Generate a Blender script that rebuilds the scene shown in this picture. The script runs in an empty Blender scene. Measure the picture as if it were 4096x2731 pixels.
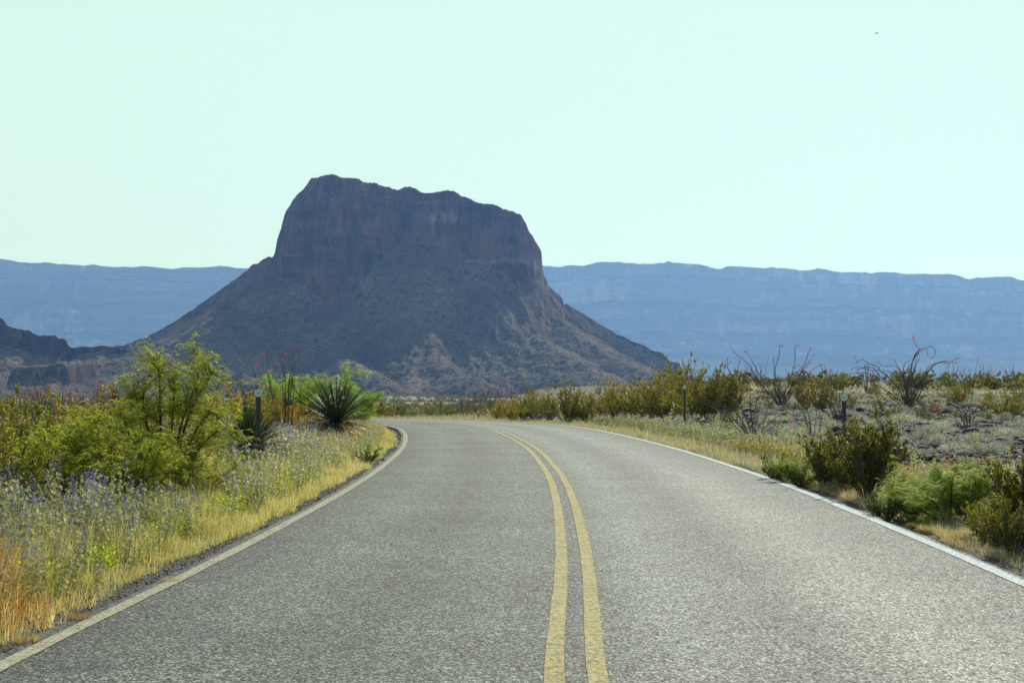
import bpy, math, random
import numpy as np

S = bpy.context.scene
COL = S.collection
R = math.radians

# ---------------------------------------------------------------- camera, sky, sun, exposure
FPX = 5700.0          # focal length in pixels of the 4096 px wide photograph
HOR = 1540.0          # horizon row
EYE = 1.45
cam_d = bpy.data.cameras.new("camera")
cam_d.sensor_width = 36.0
cam_d.lens = 36.0 * FPX / 4096.0
cam_d.clip_start = 0.1
cam_d.clip_end = 60000.0
cam = bpy.data.objects.new("camera", cam_d)
COL.objects.link(cam)
cam.location = (0, 0, EYE)
cam.rotation_euler = (R(90) + math.atan((HOR - 1365.5) / FPX), 0, 0)
S.camera = cam

SUN_EL, SUN_AZ = 34.5, 20.0      # azimuth measured to the right of the viewing direction
world = bpy.data.worlds.new("World")
S.world = world
world.use_nodes = True
wn, wl = world.node_tree.nodes, world.node_tree.links
wn.clear()
sky = wn.new("ShaderNodeTexSky")
sky.sky_type = 'NISHITA'
sky.sun_disc = False
sky.sun_elevation = R(SUN_EL)
sky.sun_rotation = R(SUN_AZ)
sky.air_density = 1.3
sky.dust_density = 1.2
sky.ozone_density = 1.0
tint = wn.new("ShaderNodeMix"); tint.data_type = 'RGBA'; tint.blend_type = 'MULTIPLY'
tint.inputs[0].default_value = 1.0
tint.inputs[7].default_value = (1.1, 1.12, 1.1, 1)
wl.new(sky.outputs[0], tint.inputs[6])
cap = wn.new("ShaderNodeVectorMath"); cap.operation = 'MINIMUM'
SKY_STR = 0.15
CAP = (0.67, 0.925, 0.83)
cap.inputs[1].default_value = tuple(c / SKY_STR for c in CAP)
wl.new(tint.outputs[2], cap.inputs[0])
bg = wn.new("ShaderNodeBackground")
bg.inputs[1].default_value = SKY_STR
wo = wn.new("ShaderNodeOutputWorld")
wl.new(cap.outputs[0], bg.inputs[0])
wl.new(bg.outputs[0], wo.inputs[0])

sun_d = bpy.data.lights.new("sun", 'SUN')
sun_d.energy = 5.0
sun_d.angle = R(0.55)
sun_d.color = (1.0, 0.97, 0.89)
sun = bpy.data.objects.new("sun", sun_d)
COL.objects.link(sun)
sun.location = (30, 60, 60)
sun.rotation_euler = (R(90 - SUN_EL), 0, R(180 - SUN_AZ))

S.view_settings.view_transform = 'Standard'
S.view_settings.look = 'None'
S.view_settings.exposure = 0.0
S.view_settings.gamma = 1.0
S.view_settings.use_curve_mapping = False
S.cycles.max_bounces = 6
S.cycles.diffuse_bounces = 3
S.cycles.glossy_bounces = 2
S.cycles.transmission_bounces = 4
S.cycles.volume_bounces = 0

# ---------------------------------------------------------------- helpers
def rng(seed):
    return np.random.default_rng(seed)

def src(px, py, Y):
    """a point seen at photo pixel (px, py of 4096x2731) and standing Y metres ahead"""
    return np.array([(px - 2048.0) / FPX * Y, Y, EYE + (HOR - py) / FPX * Y])

def v23(px, py, Y):
    return src(px * 1.74150, py * 1.74150, Y)

def sstep(a, b, x):
    t = np.clip((x - a) / (b - a), 0, 1)
    return t * t * (3 - 2 * t)

def hash2(ix, iy, seed):
    n = (ix.astype(np.int64) * 374761393 + iy.astype(np.int64) * 668265263 + seed * 2147483647) & 0xffffffff
    n = ((n ^ (n >> 13)) * 1274126177) & 0xffffffff
    n = (n ^ (n >> 16)) & 0xffffffff
    return n.astype(np.float64) / 4294967295.0

def vnoise(x, y, seed=0):
    x = np.asarray(x, float); y = np.asarray(y, float)
    ix, iy = np.floor(x), np.floor(y)
    fx, fy = x - ix, y - iy
    fx = fx * fx * fx * (fx * (fx * 6 - 15) + 10)
    fy = fy * fy * fy * (fy * (fy * 6 - 15) + 10)
    a = hash2(ix, iy, seed); b = hash2(ix + 1, iy, seed)
    c = hash2(ix, iy + 1, seed); d = hash2(ix + 1, iy + 1, seed)
    return ((a * (1 - fx) + b * fx) * (1 - fy) + (c * (1 - fx) + d * fx) * fy) * 2 - 1

def fbm(x, y, oct=5, seed=0, gain=0.5):
    s = 0.0; a = 1.0
    for o in range(oct):
        s = s + a * vnoise(x * 2.03 ** o + 17.3 * o, y * 2.03 ** o - 9.1 * o, seed + o * 7)
        a *= gain
    return s

def ridged(x, y, oct=4, seed=0):
    s = 0.0; a = 1.0; t = 0.0
    for o in range(oct):
        s = s + a * (1 - 2 * np.abs(vnoise(x * 2.1 ** o + 5.1 * o, y * 2.1 ** o, seed + o * 13)))
        t += a; a *= 0.5
    return s / t

class G:
    """collects vertices, faces and per-vertex colours and links them as one mesh"""
    def __init__(s):
        s.v, s.q, s.t, s.c, s.n = [], [], [], [], 0
    def add(s, v, q=None, t=None, c=(1, 1, 1)):
        v = np.asarray(v, float).reshape(-1, 3)
        if q is not None and len(q): s.q.append(np.asarray(q, np.int64).reshape(-1, 4) + s.n)
        if t is not None and len(t): s.t.append(np.asarray(t, np.int64).reshape(-1, 3) + s.n)
        c = np.asarray(c, float)
        if c.ndim == 1: c = np.tile(c, (len(v), 1))
        s.v.append(v); s.c.append(c); s.n += len(v)
    def tube(s, P, rad, sides=4, c=(1, 1, 1), cap=True):
        P = np.asarray(P, float); n = len(P)
        rad = np.broadcast_to(np.asarray(rad, float), (n,))
        d = np.gradient(P, axis=0)
        d /= np.linalg.norm(d, axis=1, keepdims=True) + 1e-9
        ref = np.array([0.31, 0.17, 0.94]) if abs(d[0, 2]) < 0.9 else np.array([1.0, 0.1, 0.0])
        a = np.cross(d, ref); a /= np.linalg.norm(a, axis=1, keepdims=True) + 1e-9
        b = np.cross(d, a)
        th = np.arange(sides) * 2 * math.pi / sides
        V = P[:, None, :] + rad[:, None, None] * (np.cos(th)[None, :, None] * a[:, None, :] + np.sin(th)[None, :, None] * b[:, None, :])
        i = np.arange(n - 1)[:, None] * sides; j = np.arange(sides)[None, :]; k = (j + 1) % sides
        q = np.stack([i + j, i + k, i + sides + k, i + sides + j], -1).reshape(-1, 4)
        s.add(V.reshape(-1, 3), q=q, c=c)
    def leaves(s, c0, a, l, w, col, side=None, seed=1):
        """flat pointed leaves: base points c0, directions a, length l, width w"""
        c0 = np.asarray(c0, float); n = len(c0)
        if n == 0: return
        a = np.asarray(a, float); a = a / (np.linalg.norm(a, axis=1, keepdims=True) + 1e-9)
        if side is None:
            side = rng(seed + n).normal(size=(n, 3))
        sd = np.cross(a, side); sd /= np.linalg.norm(sd, axis=1, keepdims=True) + 1e-9
        l = np.broadcast_to(np.asarray(l, float), (n,))[:, None]; w = np.broadcast_to(np.asarray(w, float), (n,))[:, None]
        V = np.stack([c0, c0 + a * l * .5 + sd * w * .5, c0 + a * l, c0 + a * l * .5 - sd * w * .5], 1).reshape(-1, 3)
        col = np.asarray(col, float)
        if col.ndim == 2: col = np.repeat(col, 4, axis=0)
        s.add(V, q=np.arange(4 * n).reshape(-1, 4), c=col)
    def arrays(s):
        return (np.concatenate(s.v), np.concatenate(s.q) if s.q else np.zeros((0, 4), int),
                np.concatenate(s.t) if s.t else np.zeros((0, 3), int), np.concatenate(s.c))
    def mesh(s, name, mat, smooth=False):
        V, Q, T, C = s.arrays()
        return raw_mesh(name, V, Q, T, C, mat, smooth)

def raw_mesh(name, V, Q, T, C, mat, smooth=False, extra=None):
    me = bpy.data.meshes.new(name)
    nv, nq, nt = len(V), len(Q), len(T)
    me.vertices.add(nv); me.vertices.foreach_set("co", np.ascontiguousarray(V, np.float32).ravel())
    me.loops.add(nq * 4 + nt * 3)
    me.loops.foreach_set("vertex_index", np.concatenate([Q.ravel(), T.ravel()]).astype(np.int32))
    me.polygons.add(nq + nt)
    me.polygons.foreach_set("loop_start", np.concatenate([np.arange(nq) * 4, nq * 4 + np.arange(nt) * 3]).astype(np.int32))
    me.polygons.foreach_set("use_smooth", np.full(nq + nt, smooth, bool))
    if C is not None:
        at = me.attributes.new("Col", 'FLOAT_COLOR', 'POINT')
        at.data.foreach_set("color", np.concatenate([C, np.ones((nv, 1))], 1).astype(np.float32).ravel())
    if extra:
        for k, arr in extra.items():
            at = me.attributes.new(k, 'FLOAT', 'POINT'); at.data.foreach_set("value", np.asarray(arr, np.float32).ravel())
    me.materials.append(mat)
    me.update(calc_edges=True)
    return me

def grid_mesh(name, X, Y, Z, mat, extra=None, smooth=True):
    ny, nx = X.shape
    V = np.stack([X, Y, Z], -1).reshape(-1, 3)
    i = np.arange(ny - 1)[:, None] * nx; j = np.arange(nx - 1)[None, :]
    Q = np.stack([i + j, i + j + 1, i + nx + j + 1, i + nx + j], -1).reshape(-1, 4)
    return raw_mesh(name, V, Q, np.zeros((0, 3), int), None, mat, smooth, extra)

def tag(o, label=None, cat=None, group=None, kind=None):
    if label: o['label'] = label
    if cat: o['category'] = cat
    if group: o['group'] = group
    if kind: o['kind'] = kind
    return o

def link(name, me, parent=None, loc=(0, 0, 0)):
    o = bpy.data.objects.new(name, me); COL.objects.link(o)
    o.location = loc
    if parent: o.parent = parent
    return o

def empty(name, loc=(0, 0, 0), rz=0.0, sc=1.0):
    o = bpy.data.objects.new(name, None); COL.objects.link(o)
    o.location = loc; o.rotation_euler = (0, 0, rz); o.empty_display_size = 0.2
    o.scale = (sc, sc, sc) if np.isscalar(sc) else sc
    return o

def place(name, parts, loc, rz, sc, label, cat, group=None):
    """a thing: an Empty at its base that parents one mesh per part (mesh data shared between repeats)"""
    e = empty(name, loc, rz, sc)
    tag(e, label, cat, group)
    for pn, me in parts:
        link(pn, me, e)
    return e

# ---------------------------------------------------------------- materials
def new_mat(name):
    m = bpy.data.materials.new(name); m.use_nodes = True
    n, l = m.node_tree.nodes, m.node_tree.links
    n.clear()
    out = n.new("ShaderNodeOutputMaterial")
    return m, n, l, out

def leaf_mat(name, trans=0.4, rough=0.45, spec=0.4, tmul=(1.3, 1.25, 0.6), var=0.25):
    m, n, l, out = new_mat(name)
    at = n.new("ShaderNodeAttribute"); at.attribute_name = "Col"
    oi = n.new("ShaderNodeObjectInfo")
    mr = n.new("ShaderNodeMapRange"); mr.inputs[3].default_value = 1 - var; mr.inputs[4].default_value = 1 + var
    l.new(oi.outputs["Random"], mr.inputs[0])
    mul = n.new("ShaderNodeVectorMath"); mul.operation = 'SCALE'
    l.new(at.outputs["Color"], mul.inputs[0]); l.new(mr.outputs[0], mul.inputs["Scale"])
    p = n.new("ShaderNodeBsdfPrincipled")
    p.inputs["Roughness"].default_value = rough
    p.inputs["Specular IOR Level"].default_value = spec
    l.new(mul.outputs[0], p.inputs["Base Color"])
    tc = n.new("ShaderNodeVectorMath"); tc.operation = 'MULTIPLY'; tc.inputs[1].default_value = tmul
    l.new(mul.outputs[0], tc.inputs[0])
    tr = n.new("ShaderNodeBsdfTranslucent"); l.new(tc.outputs[0], tr.inputs[0])
    mx = n.new("ShaderNodeMixShader"); mx.inputs[0].default_value = trans
    l.new(p.outputs[0], mx.inputs[1]); l.new(tr.outputs[0], mx.inputs[2]); l.new(mx.outputs[0], out.inputs[0])
    return m

def col_mat(name, rough=0.8, spec=0.2, metal=0.0):
    m, n, l, out = new_mat(name)
    at = n.new("ShaderNodeAttribute"); at.attribute_name = "Col"
    tc = n.new("ShaderNodeTexCoord")
    no = n.new("ShaderNodeTexNoise"); no.inputs["Scale"].default_value = 40.0; no.inputs["Detail"].default_value = 3
    l.new(tc.outputs["Object"], no.inputs["Vector"])
    mr = n.new("ShaderNodeMapRange"); mr.inputs[3].default_value = 0.65; mr.inputs[4].default_value = 1.35
    l.new(no.outputs[0], mr.inputs[0])
    mul = n.new("ShaderNodeVectorMath"); mul.operation = 'SCALE'
    l.new(at.outputs["Color"], mul.inputs[0]); l.new(mr.outputs[0], mul.inputs["Scale"])
    p = n.new("ShaderNodeBsdfPrincipled"); p.inputs["Roughness"].default_value = rough
    p.inputs["Specular IOR Level"].default_value = spec; p.inputs["Metallic"].default_value = metal
    l.new(mul.outputs[0], p.inputs["Base Color"]); l.new(p.outputs[0], out.inputs[0])
    return m

def noise(n, l, vec, scale, detail=4, rough=0.55, dist=0.0):
    t = n.new("ShaderNodeTexNoise"); t.inputs["Scale"].default_value = scale
    t.inputs["Detail"].default_value = detail; t.inputs["Roughness"].default_value = rough
    t.inputs["Distortion"].default_value = dist
    if vec is not None: l.new(vec, t.inputs["Vector"])
    return t.outputs[0]

def ramp(n, l, fac, stops):
    r = n.new("ShaderNodeValToRGB"); el = r.color_ramp.elements
    while len(el) < len(stops): el.new(0.5)
    for e, (p, c) in zip(el, stops):
        e.position = p; e.color = (*c, 1) if len(c) == 3 else c
    l.new(fac, r.inputs[0]); return r.outputs[0]

def mixc(n, l, fac, a, b, mode='MIX'):
    m = n.new("ShaderNodeMix"); m.data_type = 'RGBA'; m.blend_type = mode
    for sock, v in ((m.inputs[0], fac), (m.inputs[6], a), (m.inputs[7], b)):
        if isinstance(v, (int, float)): sock.default_value = v
        elif isinstance(v, tuple): sock.default_value = (*v, 1)
        else: l.new(v, sock)
    return m.outputs[2]

def math_n(n, l, op, a, b=0.0, clamp=False):
    m = n.new("ShaderNodeMath"); m.operation = op; m.use_clamp = clamp
    for i, v in ((0, a), (1, b)):
        if isinstance(v, (int, float)): m.inputs[i].default_value = v
        else: l.new(v, m.inputs[i])
    return m.outputs[0]

def obj_pos(n, l, scale=(1, 1, 1)):
    g = n.new("ShaderNodeNewGeometry")
    mp = n.new("ShaderNodeMapping"); mp.inputs["Scale"].default_value = scale
    l.new(g.outputs["Position"], mp.inputs["Vector"])
    return mp.outputs[0], g

def asphalt_mat():
    m, n, l, out = new_mat("asphalt")
    pos, g = obj_pos(n, l)
    vo = n.new("ShaderNodeTexVoronoi"); vo.inputs["Scale"].default_value = 74.0
    l.new(pos, vo.inputs["Vector"])
    sep = n.new("ShaderNodeSeparateColor"); l.new(vo.outputs["Color"], sep.inputs[0])
    chip = ramp(n, l, sep.outputs[0], [(0.0, (.034, .027, .018)), (0.36, (.085, .078, .055)), (0.68, (.185, .194, .152)), (0.93, (.44, .49, .41))])  # greenish tint of the pale chips puts reflected sky into the colour
    dist = ramp(n, l, vo.outputs["Distance"], [(0.0, (1, 1, 1)), (0.45, (.8, .8, .8)), (0.75, (.35, .35, .35))])
    c = mixc(n, l, 1.0, chip, dist, 'MULTIPLY')
    big = noise(n, l, pos, 0.55, 5, 0.6)
    c = mixc(n, l, 1.0, c, ramp(n, l, big, [(0.3, (.78, .78, .78)), (0.7, (1.22, 1.22, 1.2))]), 'MULTIPLY')
    mid = noise(n, l, pos, 26.0, 3, 0.7)
    c = mixc(n, l, 1.0, c, ramp(n, l, mid, [(0.34, (.72, .72, .71)), (0.5, (.99, .99, .99)), (0.66, (1.34, 1.34, 1.33))]), 'MULTIPLY')
    mid2 = noise(n, l, pos, 7.0, 3, 0.65)
    c = mixc(n, l, 1.0, c, ramp(n, l, mid2, [(0.3, (.78, .78, .78)), (0.7, (1.24, 1.24, 1.24))]), 'MULTIPLY')
    at = n.new("ShaderNodeAttribute"); at.attribute_name = "rd"
    # worn wheel paths, darker along the inner edge; right lane's sheen painted in brighter
    w = ramp(n, l, math_n(n, l, 'MULTIPLY_ADD', at.outputs["Fac"], 0.125), [(0.0, (1, 1, 1)), (1.0, (1, 1, 1))])
    mr = n.new("ShaderNodeMapRange"); mr.inputs[1].default_value = -3.4; mr.inputs[2].default_value = 3.4
    l.new(at.outputs["Fac"], mr.inputs[0])
    w = ramp(n, l, mr.outputs[0], [(0.0, (.55, .53, .50)), (0.08, (.72, .71, .69)), (0.2, (1.0, 1.0, 1.0)), (0.31, (.80, .79, .78)), (0.42, (.98, .98, .98)),
                                   (0.5, (.85, .85, .84)), (0.585, (1.28, 1.29, 1.28)), (0.69, (.95, .945, .93)), (0.795, (1.34, 1.36, 1.34)), (0.9, (1.0, 1.0, .99)), (1.0, (.8, .79, .77))])
    c = mixc(n, l, 1.0, c, w, 'MULTIPLY')
    p = n.new("ShaderNodeBsdfPrincipled")
    l.new(c, p.inputs["Base Color"])
    p.inputs["Specular IOR Level"].default_value = 0.36
    l.new(math_n(n, l, 'MULTIPLY_ADD', sep.outputs[1], 0.35), p.inputs["Roughness"])
    rr = n.new("ShaderNodeMapRange"); rr.inputs[3].default_value = 0.66; rr.inputs[4].default_value = 0.95
    l.new(sep.outputs[1], rr.inputs[0]); tw = n.new('ShaderNodeSeparateColor'); l.new(w, tw.inputs[0])
    l.new(math_n(n, l, 'SUBTRACT', rr.outputs[0], math_n(n, l, 'MULTIPLY', math_n(n, l, 'SUBTRACT', tw.outputs[1], 0.9), 0.10)), p.inputs["Roughness"])
    h = mixc(n, l, 0.5, vo.outputs["Distance"], vo.outputs["Color"])
    b = n.new("ShaderNodeBump"); b.inputs["Strength"].default_value = 0.8; b.inputs["Distance"].default_value = 0.006
    l.new(h, b.inputs["Height"]); l.new(b.outputs[0], p.inputs["Normal"])
    l.new(p.outputs[0], out.inputs[0])
    return m

def paint_mat(name, base, dirt, wear=0.45):
    m, n, l, out = new_mat(name)
    pos, g = obj_pos(n, l)
    f = noise(n, l, pos, 60.0, 3, 0.7); f2 = noise(n, l, pos, 6.0, 4, 0.6)
    k = math_n(n, l, 'ADD', f, math_n(n, l, 'MULTIPLY', f2, 0.6))
    c = mixc(n, l, ramp(n, l, k, [(wear, (0, 0, 0)), (wear + .28, (1, 1, 1))]), dirt, base)
    gr = noise(n, l, pos, 30.0, 2, 0.6)
    c = mixc(n, l, 1.0, c, ramp(n, l, gr, [(0.33, (.62, .60, .58)), (0.5, (1, 1, 1)), (0.67, (1.32, 1.32, 1.3))]), 'MULTIPLY')
    p = n.new("ShaderNodeBsdfPrincipled"); l.new(c, p.inputs["Base Color"]); p.inputs["Roughness"].default_value = 0.9
    p.inputs["Specular IOR Level"].default_value = 0.2
    b = n.new("ShaderNodeBump"); b.inputs["Strength"].default_value = 0.6; b.inputs["Distance"].default_value = 0.004
    l.new(f, b.inputs["Height"]); l.new(b.outputs[0], p.inputs["Normal"])
    l.new(p.outputs[0], out.inputs[0]); return m

def ground_mat():
    m, n, l, out = new_mat("desert_ground")
    pos, g = obj_pos(n, l)
    a = noise(n, l, pos, 0.35, 6, 0.6); b_ = noise(n, l, pos, 5.0, 6, 0.7); fine = noise(n, l, pos, 38.0, 4, 0.7)
    soil = ramp(n, l, a, [(0.3, (.14, .11, .08)), (0.5, (.22, .19, .135)), (0.7, (.29, .25, .18))])
    stones = ramp(n, l, fine, [(0.35, (.45, .45, .45)), (0.5, (.95, .95, .95)), (0.68, (1.45, 1.42, 1.4))])
    soil = mixc(n, l, 1.0, soil, stones, 'MULTIPLY')
    soil = mixc(n, l, 1.0, soil, ramp(n, l, b_, [(0.35, (.6, .58, .56)), (0.6, (1.15, 1.15, 1.15))]), 'MULTIPLY')
    scrub = mixc(n, l, ramp(n, l, noise(n, l, pos, 0.12, 6, 0.75), [(0.5, (0, 0, 0)), (0.6, (1, 1, 1))]), soil, (.16, .15, .065))
    sl = n.new("ShaderNodeAttribute"); sl.attribute_name = "slope_soil"
    lava = mixc(n, l, 1.0, ramp(n, l, b_, [(0.35, (.045, .034, .03)), (0.5, (.11, .085, .07)), (0.66, (.27, .23, .19))]), stones, 'MULTIPLY')
    scrub = mixc(n, l, sl.outputs["Fac"], scrub, lava)
    at = n.new("ShaderNodeAttribute"); at.attribute_name = "rd"
    dark = ramp(n, l, fine, [(0.35, (.035, .03, .026)), (0.55, (.12, .10, .085)), (0.72, (.26, .23, .2))])
    wob = math_n(n, l, 'ADD', math_n(n, l, 'ABSOLUTE', at.outputs["Fac"]), math_n(n, l, 'MULTIPLY', b_, 0.5))
    mr = n.new("ShaderNodeMapRange"); mr.inputs[1].default_value = 4.15; mr.inputs[2].default_value = 4.6
    l.new(wob, mr.inputs[0])
    c = mixc(n, l, mr.outputs[0], dark, scrub)
    p = n.new("ShaderNodeBsdfPrincipled"); l.new(c, p.inputs["Base Color"]); p.inputs["Roughness"].default_value = 0.9
    p.inputs["Specular IOR Level"].default_value = 0.2
    b = n.new("ShaderNodeBump"); b.inputs["Strength"].default_value = 0.9; b.inputs["Distance"].default_value = 0.03
    l.new(math_n(n, l, 'ADD', fine, b_), b.inputs["Height"]); l.new(b.outputs[0], p.inputs["Normal"])
    l.new(p.outputs[0], out.inputs[0]); return m

def rock_hill_mat(name, talus, cliff, scrub_amt=0.5, dot=0.16, beds=False):
    """talus and cliff colours by steepness, strata by height, scrub dots"""
    m, n, l, out = new_mat(name)
    pos, g = obj_pos(n, l)
    sepn = n.new("ShaderNodeSeparateXYZ"); l.new(g.outputs["True Normal"], sepn.inputs[0])
    big = noise(n, l, pos, 0.012, 6, 0.6); med = noise(n, l, pos, 0.09, 6, 0.7); fine = noise(n, l, pos, 0.5, 5, 0.75)
    tal = ramp(n, l, big, [(0.32, talus[0]), (0.5, talus[1]), (0.68, talus[2])])
    tal = mixc(n, l, 1.0, tal, ramp(n, l, med, [(0.3, (.6, .6, .6)), (0.5, (1, 1, 1)), (0.72, (1.45, 1.4, 1.3))]), 'MULTIPLY')
    tal = mixc(n, l, 1.0, tal, ramp(n, l, fine, [(0.34, (.28, .28, .30)), (0.5, (.95, .95, .95)), (0.64, (2.1, 2.0, 1.85))]), 'MULTIPLY')
    vo = n.new("ShaderNodeTexVoronoi"); vo.inputs["Scale"].default_value = dot; l.new(pos, vo.inputs["Vector"])
    vs = n.new("ShaderNodeSeparateColor"); l.new(vo.outputs["Color"], vs.inputs[0])
    rad = math_n(n, l, 'MULTIPLY', vs.outputs[0], 0.42)
    dots = math_n(n, l, 'LESS_THAN', vo.outputs["Distance"], rad)
    dots = math_n(n, l, 'MULTIPLY', dots, scrub_amt)
    tal = mixc(n, l, dots, tal, mixc(n, l, vs.outputs[1], (.035, .042, .02), (.12, .13, .05)))
    # cliffs: strata and vertical stains
    ps, _ = obj_pos(n, l, (0.006, 0.006, 0.06)); st = noise(n, l, ps, 1.0, 5, 0.6, 0.4)
    pv, _ = obj_pos(n, l, (0.09, 0.05, 0.012)); sv = noise(n, l, pv, 1.0, 6, 0.7)
    cl = ramp(n, l, st, [(0.3, cliff[0]), (0.45, cliff[1]), (0.6, cliff[0]), (0.72, cliff[2])])
    cl = mixc(n, l, 1.0, cl, ramp(n, l, sv, [(0.36, (.42, .42, .46)), (0.5, (.95, .95, .95)), (0.64, (1.6, 1.5, 1.4))]), 'MULTIPLY')
    pw, _ = obj_pos(n, l, (0.022, 0.022, 0.009)); sw = noise(n, l, pw, 1.0, 5, 0.65)
    cl = mixc(n, l, 1.0, cl, ramp(n, l, sw, [(0.36, (.45, .5, .58)), (0.5, (1, 1, 1)), (0.62, (1.6, 1.4, 1.25))]), 'MULTIPLY')
    cl = mixc(n, l, 1.0, cl, ramp(n, l, fine, [(0.32, (.6, .6, .6)), (0.68, (1.35, 1.35, 1.35))]), 'MULTIPLY')
    k = math_n(n, l, 'ADD', sepn.outputs[2], math_n(n, l, 'MULTIPLY', math_n(n, l, 'SUBTRACT', med, 0.5), 1.1))
    mk = n.new("ShaderNodeMapRange"); mk.inputs[1].default_value = 0.40; mk.inputs[2].default_value = 0.54
    l.new(k, mk.inputs[0])
    c = mixc(n, l, mk.outputs[0], cl, tal)
    if beds:      # outcrops of other rock: pale tuff, ochre tuff
        for an, colr_ in (("pale", (.42, .37, .32)), ("ochre", (.25, .20, .11)), ("rust", (.27, .13, .085))):
            at = n.new("ShaderNodeAttribute"); at.attribute_name = an
            f = math_n(n, l, 'MULTIPLY', at.outputs["Fac"], ramp(n, l, math_n(n, l, 'MULTIPLY', med, sv), [(0.17, (0, 0, 0)), (0.30, (1, 1, 1))]))
            c = mixc(n, l, f, c, colr_)
    p = n.new("ShaderNodeBsdfPrincipled"); l.new(c, p.inputs["Base Color"]); p.inputs["Roughness"].default_value = 0.95
    p.inputs["Specular IOR Level"].default_value = 0.05
    b = n.new("ShaderNodeBump"); b.inputs["Strength"].default_value = 1.0; b.inputs["Distance"].default_value = 4.0
    l.new(math_n(n, l, 'ADD', fine, math_n(n, l, 'MULTIPLY', med, 2.0)), b.inputs["Height"]); l.new(b.outputs[0], p.inputs["Normal"])
    l.new(p.outputs[0], out.inputs[0]); return m

M_ASPH = asphalt_mat()
M_WHITE = paint_mat("white_road_paint", (.50, .56, .53), (.22, .23, .20), 0.48)
M_CREAM = paint_mat("weathered_white_paint", (.36, .335, .22), (.15, .135, .09), 0.56)
M_YELL = paint_mat("yellow_road_paint", (.41, .345, .15), (.17, .15, .085), 0.55)
M_GRND = ground_mat()
M_CREO = leaf_mat("creosote_leaf", 0.36, 0.5, 0.3, (1.5, 1.35, 0.35))
M_MESQ = leaf_mat("mesquite_leaf", 0.5, 0.6, 0.10, (1.6, 1.5, 0.45), 0.1)
M_LUP = leaf_mat("lupine_leaf", 0.40, 0.6, 0.15, (1.35, 1.25, 0.75), 0.12)
M_GRASS = leaf_mat("dry_grass_blade", 0.5, 0.55, 0.3, (1.25, 1.2, 0.8), 0.0)
M_YUC = leaf_mat("yucca_blade", 0.08, 0.4, 0.5, (1.0, 1.1, 0.5), 0.05)
M_PETAL = leaf_mat("petal", 0.45, 0.9, 0.03, (1.2, 1.1, 1.1), 0.05)
M_SCRUB = leaf_mat("scrub_leaf", 0.3, 0.9, 0.0, (1.3, 1.25, 0.5))
M_CUSH = leaf_mat("cushion_leaf", 0.25, 0.7, 0.15, (1.1, 1.1, 0.8), 0.25)
M_WOOD = col_mat("grey_bark", 0.85)
M_ROCK = col_mat("dark_rock", 0.8)
M_STEEL = col_mat("weathered_steel", 0.5, 0.4, 0.3)
M_REFL = col_mat("reflector_face", 0.3, 0.6)

# ---------------------------------------------------------------- road centreline
CP = [(0.1, -30), (0.12, -12), (0.18, 0), (0.31, 6.94), (0.40, 9.05), (0.53, 12.2), (0.64, 16.5), (0.69, 20.2), (0.68, 24),
      (0.54, 30.5), (0.30, 35.6), (-0.14, 41.8), (-0.66, 46.9), (-1.30, 50.6), (-2.2, 53.3), (-3.6, 55.8), (-5.8, 58.1),
      (-9.2, 60.2), (-14, 62), (-22, 64), (-40, 67), (-80, 72)]
def catmull(P, m=12):
    P = np.array(P, float); out = []
    for i in range(len(P) - 1):
        p0 = P[max(i - 1, 0)]; p1 = P[i]; p2 = P[i + 1]; p3 = P[min(i + 2, len(P) - 1)]
        t = np.linspace(0, 1, m, endpoint=False)[:, None]
        out.append(.5 * ((2 * p1) + (-p0 + p2) * t + (2 * p0 - 5 * p1 + 4 * p2 - p3) * t ** 2 + (-p0 + 3 * p1 - 3 * p2 + p3) * t ** 3))
    out.append(P[-1:]); return np.concatenate(out)
CL = catmull(CP, 12)
for _ in range(30):
    CL[1:-1] = CL[1:-1] * .5 + (CL[:-2] + CL[2:]) * .25
CT = np.gradient(CL, axis=0); CT /= np.linalg.norm(CT, axis=1, keepdims=True)
CN = np.c_[CT[:, 1], -CT[:, 0]]        # to the right

def road_d(x, y):
    """signed distance from the centreline, positive to the right"""
    x = np.asarray(x, float); y = np.asarray(y, float); sh = x.shape
    P = np.c_[x.ravel(), y.ravel()]; best = np.full(len(P), 1e9); sg = np.ones(len(P))
    A = CL[::3]
    for a, b in zip(A[:-1], A[1:]):
        ab = b - a; t = np.clip(((P - a) @ ab) / (ab @ ab), 0, 1)
        d = P - a - t[:, None] * ab; dd = np.hypot(d[:, 0], d[:, 1])
        s = np.where(ab[1] * d[:, 0] - ab[0] * d[:, 1] >= 0, 1.0, -1.0)
        k = dd < best; best[k] = dd[k]; sg[k] = s[k]
    return (best * sg).reshape(sh)

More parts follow.
